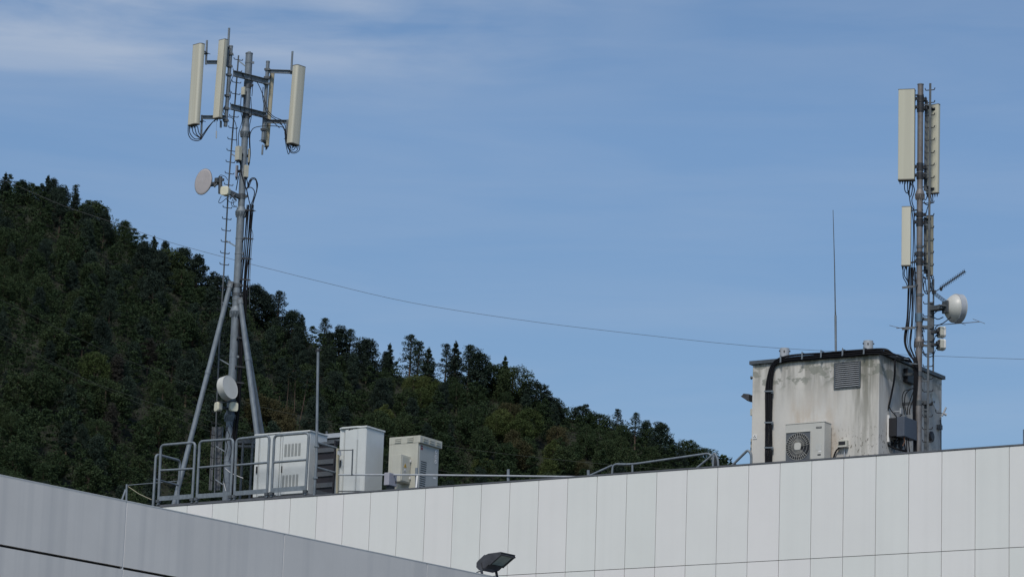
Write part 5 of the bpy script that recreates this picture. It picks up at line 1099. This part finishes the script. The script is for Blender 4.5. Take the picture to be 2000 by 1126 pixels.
def leafmesh(name, v, mt):
    n = len(v)//4; me = bpy.data.meshes.new(name); me.vertices.add(len(v)); me.vertices.foreach_set('co', v.astype(np.float32).ravel())
    me.loops.add(n*4); me.loops.foreach_set('vertex_index', np.arange(n*4, dtype=np.int32)); me.polygons.add(n)
    me.polygons.foreach_set('loop_start', np.arange(n, dtype=np.int32)*4); me.update(calc_edges=True); me.materials.append(mt); return me
def trunkmesh(name, H, r, limbs, mt, lean=0):
    m = MB(); m.tube([Vector((lean*t*t*.3+.12*math.sin(t*5), .1*math.cos(t*4), H*t-1.5*(t == 0))) for t in (0, .2, .4, .6, .8, 1)], r, 8, radii=[r*1.3, r, r*.85, r*.65, r*.42, r*.15])
    for p, q in limbs: p, q = Vector(p), Vector(q); m.tube([p, (p+q)/2+Vector((0, 0, .12)), q], .05, 5, radii=[r*.35, r*.22, r*.08])
    me = bpy.data.meshes.new(name); me.from_pydata([tuple(v) for v in m.v], [], m.f); me.polygons.foreach_set('use_smooth', m.sm); me.materials.append(mt); return me
def mk_pine(seed, H=10, spread=2.4, crown0=.35, nc=22, per=150, flatt=.42, ls=.12):
    q = random.Random(seed); cs, rs, lim = [], [], []
    for k in range(nc):
        t = crown0+(1-crown0)*(k+.5)/nc; R_ = spread*(1.05-(t-crown0)/(1-crown0))**.55*q.uniform(.35, 1.05); a = k*2.4+q.uniform(-.5, .5)
        c = (R_*math.cos(a), R_*math.sin(a), H*t+q.uniform(-.2, .3)); s = spread*q.uniform(.28, .46)
        cs.append(c); rs.append((s, s, s*flatt)); lim.append(((0, 0, H*t-.5), (c[0]*.85, c[1]*.85, c[2]-.1)))
    cs.append((0, 0, H*.97)); rs.append((spread*.25, spread*.25, spread*.25)); return cs, rs, lim, H, per, ls
def mk_spruce(seed, H=10, spread=1.7, crown0=.12, ls=.11):
    q = random.Random(seed); cs, rs, lim = [], [], []
    nl = 17
    for k in range(nl):
        t = crown0+(1-crown0)*k/nl; R_ = spread*(1-(t-crown0)/(1-crown0))**.7+.10; nb = 6 if k < nl-4 else 3
        for j in range(nb):
            a = 2*math.pi*(j+k*.37)/nb+q.uniform(-.4, .4); rr = R_*q.uniform(.45, 1.25); zz = H*t-rr*.15+q.uniform(-.28, .28)
            cs.append((rr*.55*math.cos(a), rr*.55*math.sin(a), zz)); rs.append((rr*.42+.12, rr*.42+.12, .24+rr*.10))
            lim.append(((0, 0, H*t), (rr*.8*math.cos(a), rr*.8*math.sin(a), H*t-rr*.3)))
    cs.append((0, 0, H*.97)); rs.append((.2, .2, .6)); return cs, rs, lim, H, 80, ls
def mk_broad(seed, H=8, spread=2.8, crown0=.3, nc=40, per=210, ls=.115):
    q = random.Random(seed); cs, rs, lim = [], [], []
    for k in range(nc):
        z = 1-2*(k+.5)/nc; rr = math.sqrt(1-z*z); a = k*2.4+q.uniform(-.4, .4); s = q.uniform(.7, 1.05)
        c = (spread*rr*math.cos(a)*s*.82, spread*rr*math.sin(a)*s*.82, H*(crown0+(1-crown0)*(.5+.46*z*s)))
        cs.append(c); g_ = spread*q.uniform(.25, .42); rs.append((g_, g_, g_*.75))
        if k % 3 == 0: lim.append(((0, 0, H*.35), (c[0]*.8, c[1]*.8, c[2]*.9)))
    return cs, rs, lim, H, per, ls
PROT = {}
def proto(kind, sp, bark=BARK):
    cs, rs, lim, H, per, ls = sp; v = leaves(cs, rs, per, ls, .1, 1.15)
    PROT.setdefault(kind, []).append((leafmesh('crown', v, LF['pine']), trunkmesh('trunk', H*.97, .11 if kind == 'bare_pine' else .14+H*.006, lim[::2], bark), H))
for s in range(5): proto('pine', mk_pine(10+s, 10, 2.1+.2*s, .22+.04*s, 38, 230, .62+.03*s), BARKR if s % 2 else BARK)
for s in range(2): proto('open_pine', mk_pine(30+s, 11, 2.1, .34, 26, 110, .6, .12), BARK)
for s in range(3): proto('spruce', mk_spruce(50+s, 10, 1.5+.25*s))
for s in range(5): proto('broad', mk_broad(70+s, 8, 2.3+.22*s, .22))
for s in range(2): proto('bush', mk_broad(90+s, 3.6, 1.9, .02, 20, 120, .14))
for s in range(2): proto('bare_pine', mk_pine(110+s, 13, 1.9, .68, 14, 150, .5), BARKR)
cn = [0]
def place(kind, x, Y, z, sc, leaf, label, group, name, wide=1, tilt=0):
    me, tr, H = rnd.choice(PROT[kind]); o = thing(name, Vector((x, Y, z)), label, 'bush' if 'bush' in name or 'shrub' in name else 'tree', group)
    s = (sc*wide*rnd.uniform(.9, 1.1), sc*wide*rnd.uniform(.9, 1.1), sc*rnd.uniform(.95, 1.05)); r_ = rnd.uniform(0, 6.28)
    for nm, d in (('crown', me), ('trunk', tr)):
        c = bpy.data.objects.new(nm, d); C.objects.link(c); c.parent = o; c.scale = s; c.rotation_euler = (tilt*.0, tilt, r_ if not tilt else 0)
        if nm == 'crown': c.material_slots[0].link = 'OBJECT'; c.material_slots[0].material = LF[leaf]
    cn[0] += 1; return o
def groundpt(px, Yd):
    s = ray(px, 563); x = Yd*(s.x/s.y); return x, hill(x, Yd)
# single trees standing out on the skyline: (px, top py, kind, leaf, label, name)
SKY = [
 (12, 336, 'spruce', 'pine', 'pointed dark conifer at the far left end of the skyline', 'conifer'),
 (45, 352, 'pine', 'pine', 'dark pine second from the left end of the skyline', 'pine_tree'),
 (95, 345, 'spruce', 'pine', 'dark bristly conifer standing high on the upper left skyline', 'conifer'),
 (122, 362, 'pine', 'pine', 'rounded dark pine right of the bristly conifer on the upper left skyline', 'pine_tree'),
 (148, 360, 'open_pine', 'pine', 'thin see-through tree on the upper left skyline', 'pine_tree'),
 (183, 390, 'broad', 'leaf', 'lighter green tree on the upper left skyline where the slope starts falling', 'broadleaf_tree'),
 (207, 408, 'spruce', 'brown', 'narrow dark brown-green conifer right of the lighter green skyline tree', 'conifer'),
 (245, 430, 'pine', 'leaf', 'mid green pine on the skyline left of where the long wire leaves the hill', 'pine_tree'),
 (302, 458, 'spruce', 'pine', 'small pointed conifer on the skyline under the long wire', 'conifer'),
 (330, 480, 'broad', 'leaf', 'green rounded tree on the skyline right of the small pointed conifer', 'broadleaf_tree'),
 (360, 484, 'pine', 'pine', 'dark pine at the end of the left skyline with layered branches', 'pine_tree'),
 (388, 500, 'pine', 'pine', 'dark pine with flat branches just left of the left mast ladder', 'pine_tree'),
 (425, 532, 'broad', 'pine', 'low dark crown directly behind the left mast ladder', 'broadleaf_tree'),
 (500, 560, 'pine', 'pine', 'dark pine on the skyline just right of the left mast', 'pine_tree'),
 (522, 572, 'pine', 'pine', 'dark pine between the left mast and the tall open pine', 'pine_tree'),
 (546, 562, 'open_pine', 'pine', 'tall open pine with visible trunk right of the left mast', 'pine_tree'),
 (572, 606, 'pine', 'pine', 'dark leaning pine right of the tall open pine', 'pine_tree'),
 (590, 615, 'spruce', 'pine', 'tiny pointed spruce on the skyline left of the thin galvanised post', 'conifer'),
 (635, 619, 'open_pine', 'pine', 'ragged pine top above the thin galvanised post', 'pine_tree'),
 (665, 640, 'pine', 'pine', 'dark pine right of the ragged pine top', 'pine_tree'),
 (685, 638, 'open_pine', 'pine', 'sparse pale-edged pine above the tall white cabinet', 'pine_tree'),
 (715, 658, 'pine', 'pine', 'dense dark round pine on the middle skyline', 'pine_tree'),
 (762, 670, 'spruce', 'pine', 'small conifer left of the first see-through pine in the middle of the skyline', 'conifer'),
 (803, 654, 'open_pine', 'pine', 'broad see-through pine standing alone in the middle of the skyline', 'pine_tree'),
 (819, 668, 'open_pine', 'pine', 'thin companion pine touching the broad see-through pine', 'pine_tree'),
 (838, 682, 'spruce', 'pine', 'slim small conifer between the two groups of tall skyline pines', 'conifer'),
 (873, 670, 'open_pine', 'pine', 'tall dark pine, left one of the pair with bare trunks on the middle skyline', 'pine_tree'),
 (891, 667, 'spruce', 'pine', 'narrow bare-topped conifer between the pair of dark skyline pines', 'conifer'),
 (918, 674, 'open_pine', 'pine', 'tall dark pine, right one of the pair with bare trunks on the middle skyline', 'pine_tree'),
 (935, 690, 'pine', 'pine', 'dark pine crown right of the pair of tall skyline pines', 'pine_tree'),
 (965, 702, 'broad', 'leaf', 'feathery green tree left of two at the last high point of the skyline', 'broadleaf_tree'),
 (987, 698, 'spruce', 'leaf', 'feathery green pointed tree at the last high point of the skyline', 'conifer'),
 (1003, 716, 'broad', 'leaf', 'bushy green tree right of the feathery pointed tree', 'broadleaf_tree'),
 (1047, 745, 'broad', 'pine', 'dark dome-shaped tree where the skyline drops right of the middle', 'broadleaf_tree'),
 (1078, 772, 'broad', 'pine', 'low dark crown right of the dark dome-shaped tree', 'broadleaf_tree'),
 (1138, 788, 'broad', 'pine', 'dark low tree on the falling right skyline', 'broadleaf_tree'),
 (1170, 803, 'broad', 'leaf', 'green tree right of the dark low tree on the right skyline', 'broadleaf_tree'),
 (1207, 806, 'open_pine', 'pine', 'ragged pine, left of two on the right skyline', 'pine_tree'),
 (1242, 804, 'open_pine', 'pine', 'ragged pine, right of two on the right skyline', 'pine_tree'),
 (1262, 820, 'pine', 'pine', 'dark pine stepping down right of the two ragged pines', 'pine_tree'),
 (1292, 830, 'pine', 'pine', 'last tall dark pine on the right skyline above the sloping handrail', 'pine_tree'),
 (1342, 857, 'broad', 'leaf', 'rounded green tree above the end of the sloping handrail', 'broadleaf_tree'),
 (1372, 874, 'broad', 'leaf', 'low green tree above the ladder-top hoop', 'broadleaf_tree'),
 (1398, 884, 'bush', 'leaf', 'small outermost bush at the right end of the hill', 'small_bush')]
for i, (px, pyt, kind, leaf, lab, nm) in enumerate(SKY):
    Yd = YR-2+rnd.uniform(-4, 2); x, z = groundpt(px, Yd); z -= .3+1.2*(kind not in ('open_pine',)); top = W(px, pyt, Yd); H = PROT[kind][0][2]
    sc = max(.45, (top.z-z)/(H*1.03)); x = top.x
    wsc = sc*(1.0 if kind != 'spruce' else 1.1)
    o = place(kind, x, Yd, z, sc, leaf, lab, None, nm, wide=1.35 if kind != 'open_pine' else 1.15)
    o.scale = (1, 1, 1)
def project(p):
    v = M3.transposed() @ (Vector(p)-CAM); return 1000+v.x/v.z*FPX, 563+v.y/v.z*FPX
clear = []
# tall bare-trunked pines showing reddish stems behind the cabinets
for (px, py0, py1, tl, lab) in ((572, 735, 806, 0, 'straight pale bare-trunked pine above the white cabinets in a dark gap of the wood'), (594, 742, 838, .16, 'leaning reddish bare-trunked pine left of the thin galvanised post'), (586, 730, 812, 0, 'thin straight bare-trunked pine just left of the leaning reddish one')):
    Yd = 556.0
    while Yd > 462 and project((0, 0, 0))[0] is not None:
        x, z = groundpt(px, Yd)
        if project((x, Yd, z))[1] > py1: break
        Yd -= 1
    top = W(px, py0-18, Yd); H = PROT['bare_pine'][0][2]; o = place('bare_pine', x, Yd, z, max(.4, (top.z-z)/H), 'pine', lab, None, 'pine_tree', tilt=tl); clear.append((px, Yd))
NIND = 296-len(SKY)
LAB = {'pine': ('dark green pine among the dense trees covering the hillside', 'dark pines covering the hillside', 'pine_tree'),
       'broad': ('green leafy tree in the dense wood on the hillside', 'leafy trees covering the hillside', 'broadleaf_tree'),
       'spruce': ('pointed dark conifer in the dense wood on the hillside', 'pointed conifers on the hillside', 'conifer'),
       'lime': ('yellowish green tree among darker trees on the hillside', 'yellowish green trees on the hillside', 'broadleaf_tree'),
       'brown': ('brownish withered pine among green trees on the hillside', 'brownish pines on the hillside', 'pine_tree'),
       'rust': ('rusty olive leafy tree among darker trees on the hillside', 'rusty olive trees on the hillside', 'broadleaf_tree')}
def project(p):
    v = M3.transposed() @ (Vector(p)-CAM); return 1000+v.x/v.z*FPX, 563+v.y/v.z*FPX
cand = []
Yr_ = YR-4.0
while Yr_ > 436:
    x = -150+rnd.uniform(0, 3)
    while x < 130:
        xx, yy = x+rnd.uniform(-1.4, 1.4), Yr_+rnd.uniform(-1.5, 1.5); z = hill(xx, yy); pp = project((xx, yy, z+5))
        if pp[0] < 1500 or yy > 500: cand.append((xx, yy, z, pp))
        x += 3.9
    Yr_ -= 3.5
def vis(pp):
    px, py = pp
    if px < -25 or px > 1440: return False
    lim = 925+.205*px if px < 330 else np.interp(px, [330, 1500], [985, 905])
    return py < lim+25
ind = [c for c in cand if vis(c[3])]; rest = [c for c in cand if not vis(c[3])]
ind = [c for c in ind if not any(abs(c[3][0]-a) < 15 and b-16 < c[1] < b+1 for a, b in clear)]
ind.sort(key=lambda c: -(c[3][1])); rnd.shuffle(ind)
print('TREES visible', len(ind), 'rest', len(rest))
def pick(pp):
    px, py = pp; q = rnd.random()
    if abs(px-275) < 65 and abs(py-660) < 70 and q < .55: return 'pine', 'brown', 'brown'
    if abs(px-225) < 40 and abs(py-830) < 35 and q < .5: return 'pine', 'brown', 'brown'
    if math.hypot(px-160, py-700) < 38: return 'broad', 'lime', 'lime'
    if math.hypot(px-540, py-800) < 42: return 'broad', 'rust', 'rust'
    if 780 < px < 860 and 700 < py < 770 and q < .7: return 'broad', 'lime', 'lime'
    if 900 < px < 1150 and py > 745 and q < .28: return 'broad', 'lime' if q < .16 else 'rust', 'lime' if q < .16 else 'rust'
    decid = .25+.5*max(0, min(1, (px-650)/300))+.45*max(0, min(1, (py-640)/200))*(1 if px < 450 else .2)
    
    if rnd.random() < decid: return ('broad', 'leaf', 'broad') if rnd.random() > .06 else ('broad', 'lime', 'lime')
    return ('pine', 'pine', 'pine') if rnd.random() > .14 else ('spruce', 'pine', 'spruce')
for x, y, z, pp in ind[:NIND]:
    k, leaf, lk = pick(pp); lab, grp, nm = LAB[lk]; sc = rnd.uniform(.5, .82) if k != 'broad' else rnd.uniform(.55, .9)
    if y > YR-16: sc = min(sc, .5 if y > YR-9 else .65)
    place(k, x, y, z-.4, sc, leaf, lab, grp, nm)
# everything beyond: one mass of woodland
allv, tv = [], []
extra = ind[NIND:]+rest
for (x, y, z, pp) in extra:
    broad = rnd.random() < .55; sc = rnd.uniform(.5, .8); cs, rs, lim, H, per, ls = (mk_broad(rnd.randint(0, 999), 8, 2.6, .2, 20) if broad else mk_pine(rnd.randint(0, 999), 10, 2.2, .3, 16))
    if y > YR-16: sc = min(sc, .5 if y > YR-9 else .65)
    near = vis(pp)
    v = leaves(cs, rs, 80 if near else 16, .17 if near else .36, .1, 1.15)*sc+np.array([x, y, z-.4]); allv.append(v)
o = bpy.data.objects.new('woodland', leafmesh('woodland', np.concatenate(allv), LF['leaf'])); C.objects.link(o); tag(o, 'dense far-off woodland filling the gaps of the hillside', 'woodland', kind='stuff')
# undergrowth
uc_, ur_ = [], []
for k in range(5200):
    px = rnd.uniform(-60, 1480); Yd = rnd.uniform(440, YR+1); x, z = groundpt(px, Yd); s = rnd.uniform(.8, 1.7); uc_.append((x, Yd, z+.3*s)); ur_.append((s*1.2, s*1.2, s))
for px in range(-80, 1480, 5):
    Yd = YR-rnd.uniform(0, 5); x, z = groundpt(px, Yd); s = rnd.uniform(.8, 1.35); uc_.append((x, Yd, z+rnd.uniform(.5, 1.5))); ur_.append((s, s, s*1.1))
o = bpy.data.objects.new('undergrowth', leafmesh('undergrowth', leaves(uc_, ur_, 75, .14, .1), LF['leaf'])); C.objects.link(o); tag(o, 'low green undergrowth between the trees on the hillside', 'undergrowth', kind='stuff')
